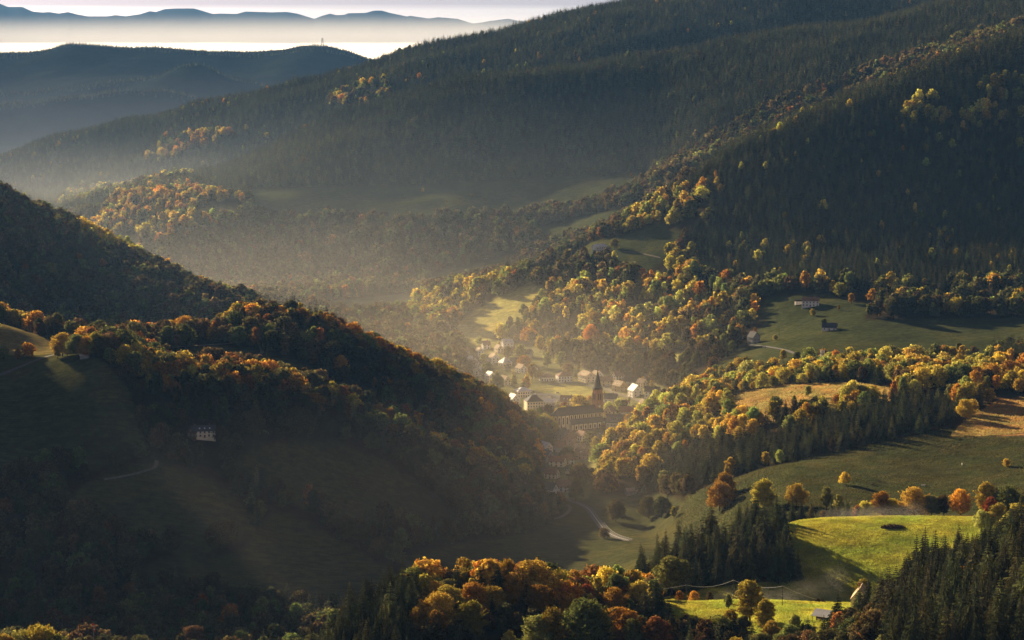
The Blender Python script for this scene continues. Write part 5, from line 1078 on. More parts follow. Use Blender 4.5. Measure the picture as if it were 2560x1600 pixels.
car(1434,997,-8,0,'white car at the left end of the parked pair behind the church')
car(1443,999,-8,0,'white car at the right end of the parked pair behind the church')
car(1467,962,-25,1,'dark car on the road left of the spire')
car(1394,984,5,2,'silver car alone on the school yard')
car(1600,1008,-22,2,'silver car below the tall white gable')
car(1612,1000,-22,0,'white car in front of the white house complex')
car(1518,965,-10,0,'white car in front of the ochre house')
car(1300,916,-30,0,'white car by the dark timber house')
car(1230,912,10,0,'white car below the balcony gable house')
car(1420,1183,-28,0,'white car beside the lower meadow shed')
car(1418,1175,-20,2,'silver car behind the white one at the lower shed')
car(1376,1244,30,0,'white car by the cottage with the slate roof')
car(1500,1085,0,2,'silver car on the square in front of the church aisle')
car(1912,870,-10,0,'white car on the lane above the golden valley')
# ---------------------------------------------------------------- poles and wires
def pole_at(X, Y, h, name='power_pole', label=None, group='wooden poles of the power line'):
    z = float(ground(X, Y)); m = MB(); m.tube([(0,0,-1),(0,0,h)], [.17,.11], 8); m.box(-.7,.7,-.07,.07,h-.5,h-.34)
    for s_ in (-.6, 0, .6): m.tube([(s_,0,h-.34),(s_,0,h-.05)], .05, 5)
    o = m.build(name, M_POLE); o.location = (X, Y, z); tag(o, label, 'pole', group); NOTREE.append((X, Y, 2.5)); return Vector((X, Y, z + h - .05))
def pole(px, ytop, h, k0, k1, label, **kw):
    X, Y, hh = top_hit(px, ytop, h, k0, k1); return pole_at(X, Y, hh, label=label, **kw)
def wire(a, b, sag, label, r=.085, mat_=None):
    m = MB(); pts = [a.lerp(b, i/14) - Vector((0, 0, sag * 4 * (i/14) * (1 - i/14))) for i in range(15)]; m.tube(pts, r, 5)
    tag(m.build('power_cable', mat_ or M_PALE), label, 'cable', 'sagging cables between the poles')
p0 = pole(1560, 1472, 8.5, 1000, 1080, 'pole hidden in the orange trees at the left end of the power line')
p1 = pole(1716, 1462, 8.5, 1020, 1080, 'pole over the orange hedge, second from the left end of the power line')
p2 = pole(1834, 1450, 9.0, 1020, 1090, 'tallest pole above the small olive tree behind the near meadow')
p3 = pole(1957, 1465, 9.5, 985, 1035, 'pole standing on the open grass of the near meadow')
p4 = pole(2050, 1500, 5.5, 1020, 1090, 'low pole behind the brow of the near meadow')
wire(p0, p1, 1.3, 'cable running into the orange trees of the near wood'); wire(p1, p2, 2.0, 'cable above the orange hedge'); wire(p2, p3, 2.0, 'cable passing behind the lone golden tree'); wire(p3, p4, .6, 'cable dropping behind the meadow brow')
for (px, yt, h, k0, k1, lb) in [(1897,1164,9,1440,1600,'pole in front of the spruce belt, left one of two'),(1916,1164,9,1440,1600,'pole in front of the spruce belt, right one of two'),
    (1948,818,9,2280,2400,'pole on the pasture left of the grey-roofed farm'),(1267,805,11,2620,2760,'pole on the sunlit slope above the village'),(1210,812,10,2620,2760,'pole at the left end of the sunlit slope'),
    (1364,950,9,2380,2480,'pole between the two white houses with brown roofs'),(1439,1215,9,1700,1760,'pole beside the valley road'),(28,906,9,1740,1800,'pole beside the lane on the left slope'),(585,1022,8,1640,1700,'pole on the shaded left slope')]:
    pole(px, yt, h, k0, k1, lb, group='single poles in the fields')
# ---------------------------------------------------------------- lattice mast
def mast(px, py, h, k0, k1, label, w=1.1, dishes=True, mat_=None):
    X, Y, z = hit(px, py, k0, k1); o = empty('radio_mast', (X, Y, z)); tag(o, label, 'mast'); mm = mat_ or M_STEEL
    m = MB()
    def leg(sx, sy, zz): f = w * (1 - .35 * zz / h); return (sx*f, sy*f, zz)
    for sx in (-1, 1):
        for sy in (-1, 1): m.tube([leg(sx,sy,-1), leg(sx,sy,h)], .10*w, 4)
    n = 12
    for i in range(n):
        a, c = h*i/n, h*(i+1)/n
        for s1, s2 in (((-1,-1),(1,-1)),((1,-1),(1,1)),((1,1),(-1,1)),((-1,1),(-1,-1))):
            m.tube([leg(*s1,a), leg(*s2,c)], .055*w, 4); m.tube([leg(*s1,c), leg(*s2,c)], .055*w, 4)
    m.build('lattice', mm, o)
    if dishes:
        for zz in (h*.72, h*.88):
            p = MB(); p.box(-1.6, 1.6, -1.6, 1.6, zz-.12, zz); p.build('platform', mm, o)
            for sx, sy in ((-1.6,-1.6),(1.6,-1.6),(0,1.8),(-1.7,1),(1.7,1)):
                a = MB(); a.box(sx-.18, sx+.18, sy-.12, sy+.12, zz, zz+2.6); a.build('antenna_panel', M_FRAME, o)
    q = MB(); q.tube([(0,0,h-1),(0,0,h+3)], .07*w, 5); q.build('tip_rod', mm, o)
    NOTREE.append((X, Y, 4)); return o
mast(2055, 932, 21, 1930, 2120, 'lattice phone mast with white antenna panels rising from the ridge trees')
mast(806, 113, 34, 8900, 9600, 'tower on the summit of the dark blue ridge', w=4.2, dishes=True, mat_=M_DARK)
# ---------------------------------------------------------------- picnic hut, windsock, rock, stones, stock
def hut():
    X, Y, z = hit(2054, 1553, 900, 1010); o = empty('open_shelter', (X, Y, z), R(-32)); tag(o, 'small open shelter with a gleaming pale lean-to roof on the near meadow', 'shelter')
    p = MB(); a = [(-4,-2.4,2.5),(4,-2.4,2.5),(4,2.6,4.6),(-4,2.6,4.6)]; q = [(v[0],v[1],v[2]+.14) for v in a]; p.quad(*a); p.quad(*q)
    for i in range(4): p.quad(a[i], a[(i+1)%4], q[(i+1)%4], q[i])
    p.build('roof', M_PALE, o)
    for x, y, h in ((-3.6,-2,2.6),(3.6,-2,2.6),(3.6,2.2,4.4),(-3.6,2.2,4.4),(0,2.2,4.4)):
        m = MB(); m.tube([(x,y,-1),(x,y,h)], .12, 6); m.build('post', M_WOODW, o)
    m = MB(); m.box(-3.6, 3.6, 2.15, 2.3, 0, 3.6); m.build('back_wall', M_WOODW, o)
    m = MB()
    for i in range(3):
        for s_ in (-1,1): m.box(-6.2+s_*.0, 3.2, -4.4-.05, -4.4+.05, .25+.3*i, .33+.3*i)
    for x in (-6.2,-4,-1.6,.8,3.2): m.box(x-.06, x+.06, -4.46, -4.34, -.5, 1.05)
    m.box(-6.25,-6.15,-4.4,-1.5,.3,.38); m.box(-6.25,-6.15,-4.4,-1.5,.8,.88); m.build('railing', M_WOODW, o)
    m = MB(); m.box(-2.4,-.4,-.6,.4,.72,.8); m.box(-2.2,-2.1,-.5,.3,0,.72); m.box(-.7,-.6,-.5,.3,0,.72); m.box(-2.4,-.4,-1.1,-.8,.42,.48); m.box(-2.4,-.4,.6,.9,.42,.48)
    t = m.build('picnic_table', M_WOODW); t.parent = None; t.location = (X, Y, z + .05); t.rotation_euler = (0,0,R(-32)); tag(t, 'wooden picnic table under the pale lean-to roof', 'table')
    NOTREE.append((X, Y, 7))
hut()
def windsock():
    X, Y, hh = top_hit(233, 1562, 20, 805, 850); z = float(ground(X, Y))
    o = empty('windsock', (X, Y, z)); tag(o, 'red and white banded windsock on a pole above the lower left treetops', 'windsock')
    m = MB(); m.tube([(0,0,-.5),(0,0,hh+.3)], .09, 6); m.build('pole', M_STEEL, o)
    mr_ = mat('red_fabric', (.6,.06,.04), .8); s = MB(); n = 6
    for i in range(n-1):
        r0, r1 = .42 - .05*i, .42 - .05*(i+1); a = (-.03 - .1*i, 0, hh + .1 - .75*i + .1); b_ = (-.03 - .1*(i+1) + .25, 0, hh + .2 - .75*(i+1))
        s.tube([(.12*i,0,hh+.4-.62*i),(.12*(i+1),0,hh+.4-.62*(i+1))], [r0,r1], 10, i % 2)
    s.build('sock', [mr_, M_FRAME], o); NOTREE.append((X, Y, 2.0))
windsock()
def rock():
    X, Y, z = hit(600, 752, 2600, 2900); m = bpy.data.meshes.new('rock_pinnacle'); r = random.Random(3)
    mb = MB()
    for cx, w, h in ((0, 3.6, 17), (2.6, 2.6, 11), (-2.6, 2.4, 8), (6, 4.5, 7), (-6,4,5)):
        pts = [(cx + r.uniform(-.5,.5), r.uniform(-.5,.5), -4 + (h+4)*i/7) for i in range(8)]
        mb.tube(pts, [w*(1.15 - .10*i)*r.uniform(.8,1.1) for i in range(7)] + [w*.2], 9)
    o = mb.build('rock_pinnacle', M_ROCK); o.location = (X, Y, z); tag(o, 'dark rock pinnacle at the foot of the far left hill crest', 'rock'); NOTREE.append((X, Y, 14))
rock()
def heap(px, py, k0, k1, w, h, label, name='brush_heap', cat='heap', mm=None):
    X, Y, z = hit(px, py, k0, k1); r = np.random.default_rng(px); n = 2600
    d = r.normal(size=(n,3)); d[:,2] = abs(d[:,2]); d /= np.linalg.norm(d,axis=1)[:,None]
    P = d*np.array([w, w*.45, h])*r.uniform(.75,1.05,n)[:,None]; a = r.normal(size=(n,3))*.3; b_ = r.normal(size=(n,3))*.3
    V = np.stack([P, P+a, P+a+b_, P+b_],1).reshape(-1,3); F = np.arange(n*4).reshape(n,4)
    o = mesh_ob(name, mesh_np(name, V, F, [mm or M_WOODW])); o.location = (X, Y, z); tag(o, label, cat)
heap(2232, 1320, 1150, 1230, 6.5, 1.5, 'dark oval bramble patch near the top of the bright knoll', 'bramble_patch', 'bush')
heap(2048, 1506, 990, 1050, 2.4, 1.0, 'dark brush heap on the brow of the near meadow')
def beast(px, py, k0, k1, yaw, pale, label):
    X, Y, z = hit(px, py, k0, k1); m = MB()
    prof = [(-1.15,.95,.20),(-1.0,1.02,.36),(-.4,1.0,.43),(.3,1.0,.42),(.8,1.08,.36),(1.15,1.3,.22),(1.5,1.5,.17),(1.75,1.4,.13),(1.95,1.25,.09)]
    m.tube([(x,0,zz) for x,zz,_ in prof], [r for *_,r in prof], 10)
    for x in (-.85, .75):
        for s_ in (-.2, .2): m.tube([(x,s_,.85),(x+.05,s_,.5),(x,s_,.02)], [.14,.09,.06], 6)
    m.tube([(-1.1,0,1.1),(-1.3,0,.6)], [.05,.03], 4)
    o = m.build('horse', M_WHITE if pale else M_WOODW, smooth=True); o.location = (X, Y, z+.02); o.rotation_euler = (0,0,R(yaw)); tag(o, label, 'horse', 'animals grazing on the dark field')
for a in [(2405,1164,1400,1650,80,1,'white horse alone in the middle of the dark field'),(2182,1214,1300,1500,20,0,'brown horse at the left of the dark field, lower one'),(2200,1206,1300,1500,160,0,'brown horse at the left of the dark field, upper one'),(2308,1217,1300,1500,10,1,'pale horse behind the row of round trees')]: beast(*a)

# ---------------------------------------------------------------- fog sea and the mountains beyond it
def fog_sea():
    nx, ny = 220, 160; us = np.linspace(-.5, .5, nx); ys = np.geomspace(9900, 29000, ny)
    X = us[:,None]*ys[None,:]; Y = np.broadcast_to(ys[None,:], X.shape)
    Zs = 185 + 14*vnoise(X, Y, 2600, 8) + 6*vnoise(X, Y, 800, 9) + 2.5*vnoise(X, Y, 260, 10)
    ii = (np.arange(nx-1)[:,None]*ny + np.arange(ny-1)[None,:]).ravel()
    V = np.stack([X.ravel(), Y.ravel(), Zs.ravel()],1); F = np.stack([ii, ii+ny, ii+ny+1, ii+1],1)
    m = bpy.data.materials.new('fog_top'); m.use_nodes = True; nt = m.node_tree; b = nt.nodes['Principled BSDF']
    b.inputs['Base Color'].default_value = (.85,.83,.84,1); b.inputs['Roughness'].default_value = .5; b.inputs['Specular IOR Level'].default_value = 1.0
    b.inputs['Sheen Weight'].default_value = 1.0; b.inputs['Sheen Roughness'].default_value = .5
    me_ = mesh_np('fog_sea', V, F, [m]); me_.polygons.foreach_set('use_smooth', np.ones(len(F), bool))
    tag(mesh_ob('fog_sea', me_), 'white sea of fog filling the plain between the dark ridge and the far mountains', None, None, 'stuff')
fog_sea()
FARM = [(-600,20),(-300,30),(-100,8),(0,7),(21,16),(57,16),(84,28),(107,30),(125,29),(148,33),(171,29),(193,35),(221,40),(271,40),(289,37),(314,40),(350,35),(375,27),(391,29),(411,22),(439,20),(486,20),(507,26),(532,34),(550,33),(593,34),(614,28),(679,30),(718,29),(743,33),(786,46),(804,39),(825,33),(843,37),(860,36),(871,32),(914,31),(936,25),(954,25),(975,31),(1018,40),(1025,38),(1071,45),(1096,42),(1143,46),(1182,58),(1207,55),(1221,52),(1271,46),(1296,51),(1325,52),(1420,60),(1700,66),(3200,60)]
def mountains():
    nx, ny = 900, 60; us = np.linspace(-.36, .36, nx); Yc = 27500.0
    px = 1280 + us*FPX*1.0087
    cy_ = np.interp(px, [p[0] for p in FARM], [p[1] for p in FARM]); _, s = uslope(px, cy_); zc = H0 + s*Yc
    t = np.linspace(0, 1.5, ny); X = np.zeros((nx, ny)); Y = np.zeros((nx, ny)); Zm = np.zeros((nx, ny))
    for j, tt in enumerate(t):
        yv = 23500 + (Yc - 23500)*tt; Y[:,j] = yv; X[:,j] = us*yv
        f = tt**1.3 if tt <= 1 else max(0, 1 - (tt-1)*1.6)
        Zm[:,j] = 60 + (zc - 60)*f
    rid = vnoise(X, Y, 1500, 12)*120 + vnoise(X, Y, 600, 13)*60
    w = np.clip(np.sin(np.clip(t,0,1)*math.pi), 0, 1)[None,:]; Zm += rid*w
    ii = (np.arange(nx-1)[:,None]*ny + np.arange(ny-1)[None,:]).ravel()
    V = np.stack([X.ravel(), Y.ravel(), Zm.ravel()],1); F = np.stack([ii, ii+ny, ii+ny+1, ii+1],1)
    me_ = mesh_np('mountains', V, F, [mat('far_mountain_forest', (.03,.038,.045), 1, 0)]); me_.polygons.foreach_set('use_smooth', np.ones(len(F), bool))
    tag(mesh_ob('mountains', me_), kind='structure')
mountains()

# ---------------------------------------------------------------- put the trees down
FX, FY, FZI = scatter()
okc = clear_of(FX, FY); FX, FY, FZI = FX[okc], FY[okc], FZI[okc]
# chosen trees keep their own ground free
for t in TREES:
    d2 = (FX - t[0])**2 + (FY - t[1])**2; near = d2 < (4.2 if t[3] == 'b' else 2.6)**2
    FX, FY, FZI = FX[~near], FY[~near], FZI[~near]
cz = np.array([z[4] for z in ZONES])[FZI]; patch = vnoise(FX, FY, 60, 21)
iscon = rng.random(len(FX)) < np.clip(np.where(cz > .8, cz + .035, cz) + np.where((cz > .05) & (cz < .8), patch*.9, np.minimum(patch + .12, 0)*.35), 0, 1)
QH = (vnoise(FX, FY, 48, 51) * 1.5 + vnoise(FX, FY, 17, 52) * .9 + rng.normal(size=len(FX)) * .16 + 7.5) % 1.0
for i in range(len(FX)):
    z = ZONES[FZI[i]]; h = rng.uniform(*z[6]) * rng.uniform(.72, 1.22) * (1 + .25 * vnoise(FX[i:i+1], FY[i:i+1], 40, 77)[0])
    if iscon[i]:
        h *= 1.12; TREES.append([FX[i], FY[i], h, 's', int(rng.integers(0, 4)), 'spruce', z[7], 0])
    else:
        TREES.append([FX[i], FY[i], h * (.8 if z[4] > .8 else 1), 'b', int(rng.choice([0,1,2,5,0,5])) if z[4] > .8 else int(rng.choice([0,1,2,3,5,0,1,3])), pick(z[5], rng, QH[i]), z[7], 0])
T = TREES; TN = len(T)
TX = np.array([t[0] for t in T]); TY = np.array([t[1] for t in T]); TH = np.array([t[2] for t in T]); TZ = ground(TX, TY)
ISB = np.array([t[3] == 'b' for t in T]); PROM = np.array([t[7] for t in T])
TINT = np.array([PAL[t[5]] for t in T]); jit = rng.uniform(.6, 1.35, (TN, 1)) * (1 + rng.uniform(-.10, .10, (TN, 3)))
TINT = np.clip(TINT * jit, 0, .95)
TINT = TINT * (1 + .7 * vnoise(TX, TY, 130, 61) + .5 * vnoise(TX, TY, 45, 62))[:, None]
sl_ = ~ISB & (rng.random(TN) < .22); TINT[sl_] = np.array(PAL['sprucelit']) * jit[sl_]  # random share of spruces with sunlight put into the tint
SHAPE = np.array([t[4] for t in T])
tpx, tpy = pix(TX, TY, TZ + TH); bpx, bpy_ = pix(TX, TY, TZ)
inview = (tpx > -10) & (tpx < 2570) & (tpy < 1610) & (tpy > -30)
iu = np.clip(np.rint(np.interp(TX / TY, uu, np.arange(NU))).astype(int), 0, NU-1)
run = np.maximum.accumulate((G - H0) / yy[None, :], axis=1); jy = np.clip(np.searchsorted(yy, TY) - 2, 0, NY-1)
seen = inview & ((TZ + TH*.8 - H0) / TY > run[iu, jy])
# trees hidden behind other trees: a coarse depth picture
size = TH / TY * FPX
def front_rank():
    gw = 8; W_, H_ = 2560//gw + 2, 1600//gw + 2; depth = np.full((W_, H_), 1e9); vis = np.zeros(TN)
    order = np.argsort(TY)
    for i in order:
        if not seen[i]: continue
        hw = size[i] * (.13 if not ISB[i] else .27); x0, x1 = int(max(0, (tpx[i]-hw)//gw)), int(min(W_-1, (tpx[i]+hw)//gw)); y0, y1 = int(max(0, tpy[i]//gw)), int(min(H_-1, bpy_[i]//gw))
        if x1 < x0 or y1 < y0: continue
        blk = depth[x0:x1+1, y0:y1+1]; fr = (blk > TY[i]).mean() if blk.size else 0
        vis[i] = fr * size[i]**2 * (.26 if not ISB[i] else .54)
        blk[:, int(blk.shape[1]*.12):] = np.minimum(blk[:, int(blk.shape[1]*.12):], TY[i])
    return vis
VIS = front_rank()
INDIV = np.zeros(TN, bool)
for isb in (True, False):
    idx = np.nonzero(seen & (ISB == isb))[0]; sc_ = VIS[idx] + PROM[idx]*1e5
    INDIV[idx[np.argsort(-sc_)[:296]]] = True
hidden_prom = ~seen & (PROM == 1)
rotz = rng.uniform(0, 6.283, TN); WX = rng.uniform(.92, 1.28, TN); WY = rng.uniform(.92, 1.28, TN); WX[~ISB] = WY[~ISB] = rng.uniform(1.0, 1.45, (~ISB).sum())

def tree_scale(i):
    if ISB[i]: return TH[i] / BH[SHAPE[i] % 6]
    return TH[i] / SH
# labels: what it looks like, where it grows, and its turn among trees alike
HUE = {'gold': 'golden', 'yellow': 'bright yellow', 'orange': 'orange', 'rust': 'rust-brown', 'red': 'dark red', 'olive': 'olive-green', 'lime': 'yellow-green', 'green': 'dark green', 'brown': 'brown', 'dull': 'dull olive', 'spruce': 'dark green', 'larch': 'straw-yellow'}
SHP = {0: 'round-crowned', 1: 'domed', 2: 'tall', 3: 'broad', 4: 'columnar', 5: 'slender'}
ORD = ['first', 'second', 'third', 'fourth', 'fifth', 'sixth', 'seventh', 'eighth', 'ninth', 'tenth', 'eleventh', 'twelfth', 'thirteenth', 'fourteenth', 'fifteenth', 'sixteenth', 'seventeenth', 'eighteenth', 'nineteenth', 'twentieth']
def ordw(n):
    if n < 20: return ORD[n]
    return f'{n+1}th' if (n+1) % 10 not in (1, 2, 3) or (n+1) % 100 in (11, 12, 13) else f'{n+1}' + {1: 'st', 2: 'nd', 3: 'rd'}[(n+1) % 10]
cls = {}
for i in np.nonzero(INDIV)[0]:
    t = T[i]
    if t[3] == 'b': key = (HUE[t[5]], SHP[t[4] % 6], 'broadleaf tree', t[6])
    else: key = ('tall' if TH[i] > 19 else 'shorter', 'dark green', 'spruce', t[6])
    cls.setdefault(key, []).append(i)
LABEL = {}
PREP = {'long dark forest': 'in the long dark forest', 'far forest': 'in the far forest', 'near meadow': 'on the near meadow', 'row behind the knoll': 'in the row behind the knoll', 'left ridge': 'on the left ridge', 'left ridge crest': 'on the left ridge crest', 'middle ridge': 'on the middle ridge',
 'near wood': 'in the near wood', 'lower left corner': 'in the lower left corner', 'far left hill': 'on the far left hill', 'village': 'in the village', 'lower village': 'in the lower village', 'green pasture': 'on the green pasture', 'brown field': 'around the brown field',
 'slope above the village': 'on the slope above the village', 'spruce plantation below the near wood': 'in the near plantation', 'spruce slope in the lower right corner': 'on the lower right slope', 'spruce stand left of the knoll': 'in the stand left of the knoll',
 'golden wood beside the church': 'in the wood right of the church', 'spruce belt along the dark field': 'in the belt above the dark field', 'valley meadow': 'on the valley meadow', 'shaded slope': 'on the shaded slope', 'ridge beyond the brown field': 'on the ridge beyond the brown field'}
for key, idx in cls.items():
    idx = sorted(idx, key=lambda i: tpx[i]); place = PREP.get(key[3], 'by the ' + key[3])
    for n, i in enumerate(idx):
        base = f'{key[0]} {key[1]} {key[2]}' if key[2] != 'spruce' else f'{key[0]} {key[1]} spruce'
        base += ' ' + place
        LABEL[i] = base if len(idx) == 1 else base + f', {ordw(n)} from left'
for i in np.nonzero(INDIV)[0]:
    s = tree_scale(i); near = size[i] > 50
    if ISB[i]:
        sh = SHAPE[i] % 6; nm, grp = 'broadleaf_tree', 'autumn broadleaf trees'
        pair = B_NEAR[sh]; single = B_MID[sh]
    else:
        sh = SHAPE[i] % 4; nm, grp = 'spruce_tree', 'dark spruces'
        pair = S_NEAR[sh]; single = S_MID[sh % 3]
    if near:
        o = empty(nm, (TX[i], TY[i], TZ[i]), rotz[i]); o.scale = (s*WX[i], s*WY[i], s); o['tint'] = [float(c) for c in TINT[i]]
        for me_, pn in ((pair[0], 'crown'), (pair[1], 'trunk')):
            c = bpy.data.objects.new(pn, me_); COL.objects.link(c); c.parent = o; c['tint'] = [float(q) for q in TINT[i]]
    else:
        o = mesh_ob(nm, single); o.location = (TX[i], TY[i], TZ[i]); o.rotation_euler = (0, 0, rotz[i]); o.scale = (s*WX[i], s*WY[i], s); o['tint'] = [float(c) for c in TINT[i]]
    tag(o, LABEL[i], 'tree', grp + ' ' + PREP.get(T[i][6], 'by the ' + T[i][6]))

# ---- the rest of the woods: instances of whole trees on their own points
def scatter_object(name, pts, protos, scl, rot, idx, tint, label, kind='stuff', rx=None):
    me_ = bpy.data.meshes.new(name); me_.vertices.add(len(pts)); me_.vertices.foreach_set('co', np.asarray(pts, np.float32).ravel())
    def att(n, t, d, f='value'):
        a = me_.attributes.new(n, t, 'POINT'); a.data.foreach_set(f, np.asarray(d).ravel())
    att('scl', 'FLOAT_VECTOR', np.asarray(scl, np.float32), 'vector'); att('rot', 'FLOAT_VECTOR', np.asarray(rot, np.float32), 'vector')
    att('idx', 'INT', np.asarray(idx, np.int32)); tc_ = np.ones((len(pts), 4), np.float32); tc_[:, :3] = tint; att('tint', 'FLOAT_COLOR', tc_, 'color')
    me_.update()
    o = mesh_ob(name, me_)
    lib = bpy.data.collections.new(name + '_kinds')
    for i, pm in enumerate(protos): lib.objects.link(bpy.data.objects.new(f'{name}_kind_{chr(97+i)}', pm))
    ng = bpy.data.node_groups.new(name, 'GeometryNodeTree'); ng.interface.new_socket('Geometry', in_out='INPUT', socket_type='NodeSocketGeometry'); ng.interface.new_socket('Geometry', in_out='OUTPUT', socket_type='NodeSocketGeometry')
    N = ng.nodes; K = ng.links; gi = N.new('NodeGroupInput'); go = N.new('NodeGroupOutput'); ip = N.new('GeometryNodeInstanceOnPoints'); ci = N.new('GeometryNodeCollectionInfo')
    ci.inputs['Collection'].default_value = lib; ci.inputs['Separate Children'].default_value = True; ci.inputs['Reset Children'].default_value = True; ip.inputs['Pick Instance'].default_value = True
    def na(n, t):
        a = N.new('GeometryNodeInputNamedAttribute'); a.data_type = t; a.inputs['Name'].default_value = n; return a.outputs['Attribute']
    K.new(gi.outputs[0], ip.inputs['Points']); K.new(ci.outputs[0], ip.inputs['Instance']); K.new(na('idx', 'INT'), ip.inputs['Instance Index'])
    K.new(na('rot', 'FLOAT_VECTOR'), ip.inputs['Rotation']); K.new(na('scl', 'FLOAT_VECTOR'), ip.inputs['Scale']); K.new(ip.outputs[0], go.inputs[0])
    md = o.modifiers.new('trees', 'NODES'); md.node_group = ng
    tag(o, label, None, None, kind); return o
rest = ~INDIV
for isb, nm, lab in ((True, 'broadleaf_woods', 'autumn broadleaf woods covering the slopes of the valley'), (False, 'spruce_forest', 'dark spruce forest covering the upper slopes')):
    ix = np.nonzero(rest & (ISB == isb))[0]
    mid = TY[ix] < 2350; veryn = TY[ix] < 1180
    if isb: protos = [p[0] for p in B_NEAR] + B_MID + B_FAR; id_ = np.where(mid, 6, 12) + SHAPE[ix] % 6; s = TH[ix] / np.array(BH)[SHAPE[ix] % 6]
    else: protos = [p[0] for p in S_NEAR] + S_MID + S_FAR; id_ = np.where(veryn, SHAPE[ix] % 4, np.where(mid | (TY[ix] < 3100), 4 + SHAPE[ix] % 3, 7 + SHAPE[ix] % 3)); s = TH[ix] / SH
    wv = s * rng.uniform(.85, 1.2, len(ix)) * (1 if isb else 1.18)
    scatter_object(nm, np.stack([TX[ix], TY[ix], TZ[ix]], 1), protos, np.stack([wv, wv, s], 1), np.stack([np.zeros(len(ix))]*2 + [rotz[ix]], 1), id_, TINT[ix], lab)
    print('TREES', nm, len(ix))
print('INDIV', INDIV.sum(), 'near', (size[INDIV] > 50).sum())

# ---- grass on the two bright meadows and the straw on the brown field
def tuft(n, h, sp, seed):
    r = np.random.default_rng(seed); c = r.normal(size=(n, 2)) * sp; a = r.uniform(0, 6.28, n); w = .05 + .05 * r.random(n); hh = h * r.uniform(.6, 1.3, n); le = r.normal(size=(n, 2)) * .12
    dx, dy = np.cos(a) * w, np.sin(a) * w
    V = np.stack([np.stack([c[:,0]-dx, c[:,1]-dy, np.zeros(n)-.05],1), np.stack([c[:,0]+dx, c[:,1]+dy, np.zeros(n)-.05],1), np.stack([c[:,0]+dx*.3+le[:,0], c[:,1]+dy*.3+le[:,1], hh],1), np.stack([c[:,0]-dx*.3+le[:,0], c[:,1]-dy*.3+le[:,1], hh],1)],1).reshape(-1,3)
    return mesh_np('tuft', V, np.arange(n*4).reshape(n,4), [M_GRASS])
M_GRASS = leaf_mat('grass_blades', .5)
def grass(name, x0, x1, y0, y1, sp, fidx, tint, hgt, label, n=16):
    nx, ny = int((x1-x0)/sp), int((y1-y0)/sp)
    X = (x0 + (np.arange(nx)[:,None] + rng.uniform(0,1,(nx,ny)))*sp).ravel(); Y = (y0 + (np.arange(ny)[None,:] + rng.uniform(0,1,(nx,ny)))*sp).ravel()
    Zg = ground(X, Y); f = field_at(X, Y, Zg); px, py = pix(X, Y, Zg)
    ok = np.isin(f, fidx) & (px > -50) & (px < 2620) & (py < 1640); X, Y, Zg = X[ok], Y[ok], Zg[ok]
    v = .75 + .7*(vnoise(X, Y, 9, 30) + .5) * (vnoise(X, Y, 2.2, 31) + .9)
    t = np.array(tint)[None]*v[:,None]*np.stack([1 + .35*vnoise(X, Y, 14, 32), np.ones(len(X)), np.ones(len(X))],1)
    s = rng.uniform(.7, 1.4, len(X))*(1 + .6*vnoise(X, Y, 4, 33))
    scatter_object(name, np.stack([X, Y, Zg],1), [tuft(n, hgt, .38, 40+q) for q in range(4)], np.stack([s]*3,1), np.stack([np.zeros(len(X))]*2 + [rng.uniform(0,6.28,len(X))],1), rng.integers(0,4,len(X)), np.clip(t,0,.9), label)
    print('GRASS', name, len(X))
grass('meadow_grass', 40, 330, 900, 1240, .8, [0,1,2], (.36,.36,.055), .32, 'short backlit grass on the near meadow and the bright knoll')
grass('field_grass', 150, 520, 1580, 2060, 1.6, [10,11], (.42,.30,.11), .6, 'dry grass and bracken on the brown field and the orange mound', n=26)

grass('pasture_grass', 80, 440, 1330, 1720, 1.7, [9], (.085,.085,.034), .45, 'dim rough grass on the shaded pasture behind the row of round trees', n=22)  # tint follows the dim cover, shade put into the colour

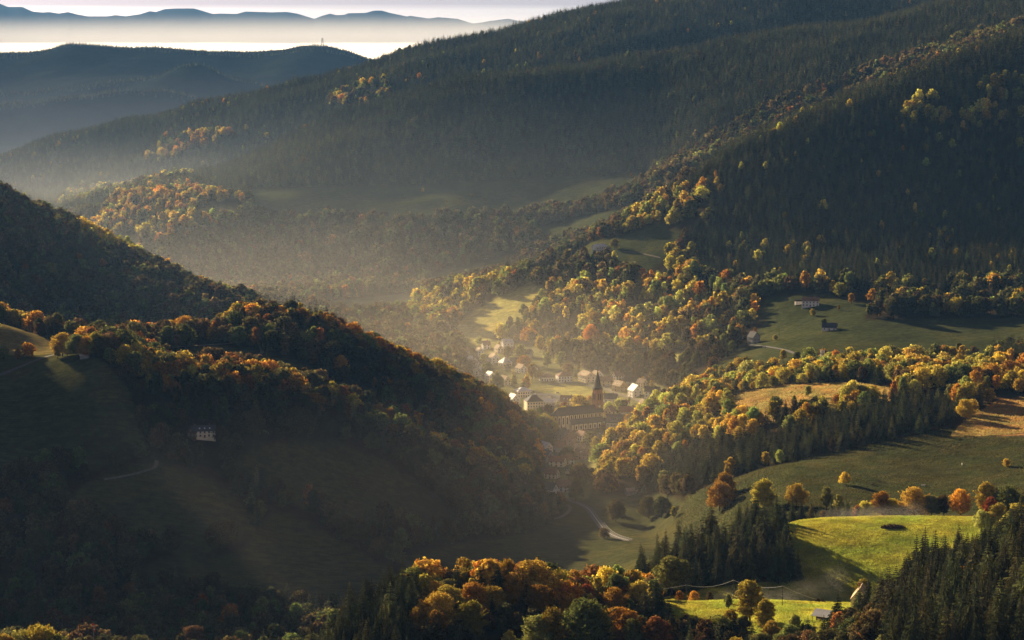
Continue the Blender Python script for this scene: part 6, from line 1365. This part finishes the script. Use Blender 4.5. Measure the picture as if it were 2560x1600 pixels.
# ---------------------------------------------------------------- air
def volume(name, ob, col, dens, g, radii=None):
    m = bpy.data.materials.new(name); m.use_nodes = True; nt = m.node_tree; nt.nodes.clear()
    o = nt.nodes.new('ShaderNodeOutputMaterial'); v = nt.nodes.new('ShaderNodeVolumePrincipled'); v.inputs['Color'].default_value = (*col, 1)
    v.inputs['Density'].default_value = dens
    if radii:      # thins out smoothly towards the rim of the bank, so that it has no edge
        t = nt.nodes.new('ShaderNodeTexCoord'); q = nt.nodes.new('ShaderNodeVectorMath'); q.operation = 'DIVIDE'; q.inputs[1].default_value = radii
        d2 = nt.nodes.new('ShaderNodeVectorMath'); d2.operation = 'DOT_PRODUCT'
        nt.links.new(t.outputs['Object'], q.inputs[0]); nt.links.new(q.outputs[0], d2.inputs[0]); nt.links.new(q.outputs[0], d2.inputs[1])
        a = nt.nodes.new('ShaderNodeMath'); a.operation = 'SUBTRACT'; a.use_clamp = True; a.inputs[0].default_value = 1; nt.links.new(d2.outputs['Value'], a.inputs[1])
        p = nt.nodes.new('ShaderNodeMath'); p.operation = 'POWER'; p.inputs[1].default_value = 2; nt.links.new(a.outputs[0], p.inputs[0])
        e = nt.nodes.new('ShaderNodeMath'); e.operation = 'MULTIPLY'; e.inputs[1].default_value = dens; nt.links.new(p.outputs[0], e.inputs[0]); nt.links.new(e.outputs[0], v.inputs['Density'])
    v.inputs['Anisotropy'].default_value = g; nt.links.new(v.outputs[0], o.inputs['Volume'])
    ob.data.materials.append(m); return m
hz = MB(); hz.box(-17000, 17000, -400, 30500, -75, 900); hz_o = hz.build('haze', []); volume('haze_air', hz_o, HAZE_COL, HAZE_D, HAZE_G); tag(hz_o, kind='stuff')
def mist(X, Y, z, rx, ry, rz_, dens, col=(.95,.93,.90), g=.55, rot=0, name='mist'):
    bm_ = MB(); n, k = 32, 16
    for i in range(k):
        a0, a1 = math.pi*i/k - math.pi/2, math.pi*(i+1)/k - math.pi/2
        for j in range(n):
            b0, b1 = 2*math.pi*j/n, 2*math.pi*(j+1)/n
            f_ = lambda a, b_: (math.cos(a)*math.cos(b_)*rx, math.cos(a)*math.sin(b_)*ry, math.sin(a)*rz_)
            bm_.quad(f_(a0,b0), f_(a0,b1), f_(a1,b1), f_(a1,b0))
    o = bm_.build(name, []); 
    import bmesh
    q = bmesh.new(); q.from_mesh(o.data); bmesh.ops.remove_doubles(q, verts=q.verts, dist=.01); q.to_mesh(o.data); q.free()
    volume(name, o, col, dens, g, (rx, ry, rz_)); o.location = (X, Y, z); o.rotation_euler = (0, 0, R(rot)); tag(o, kind='stuff'); return o
for a in MISTS: mist(*a[0], **a[1])
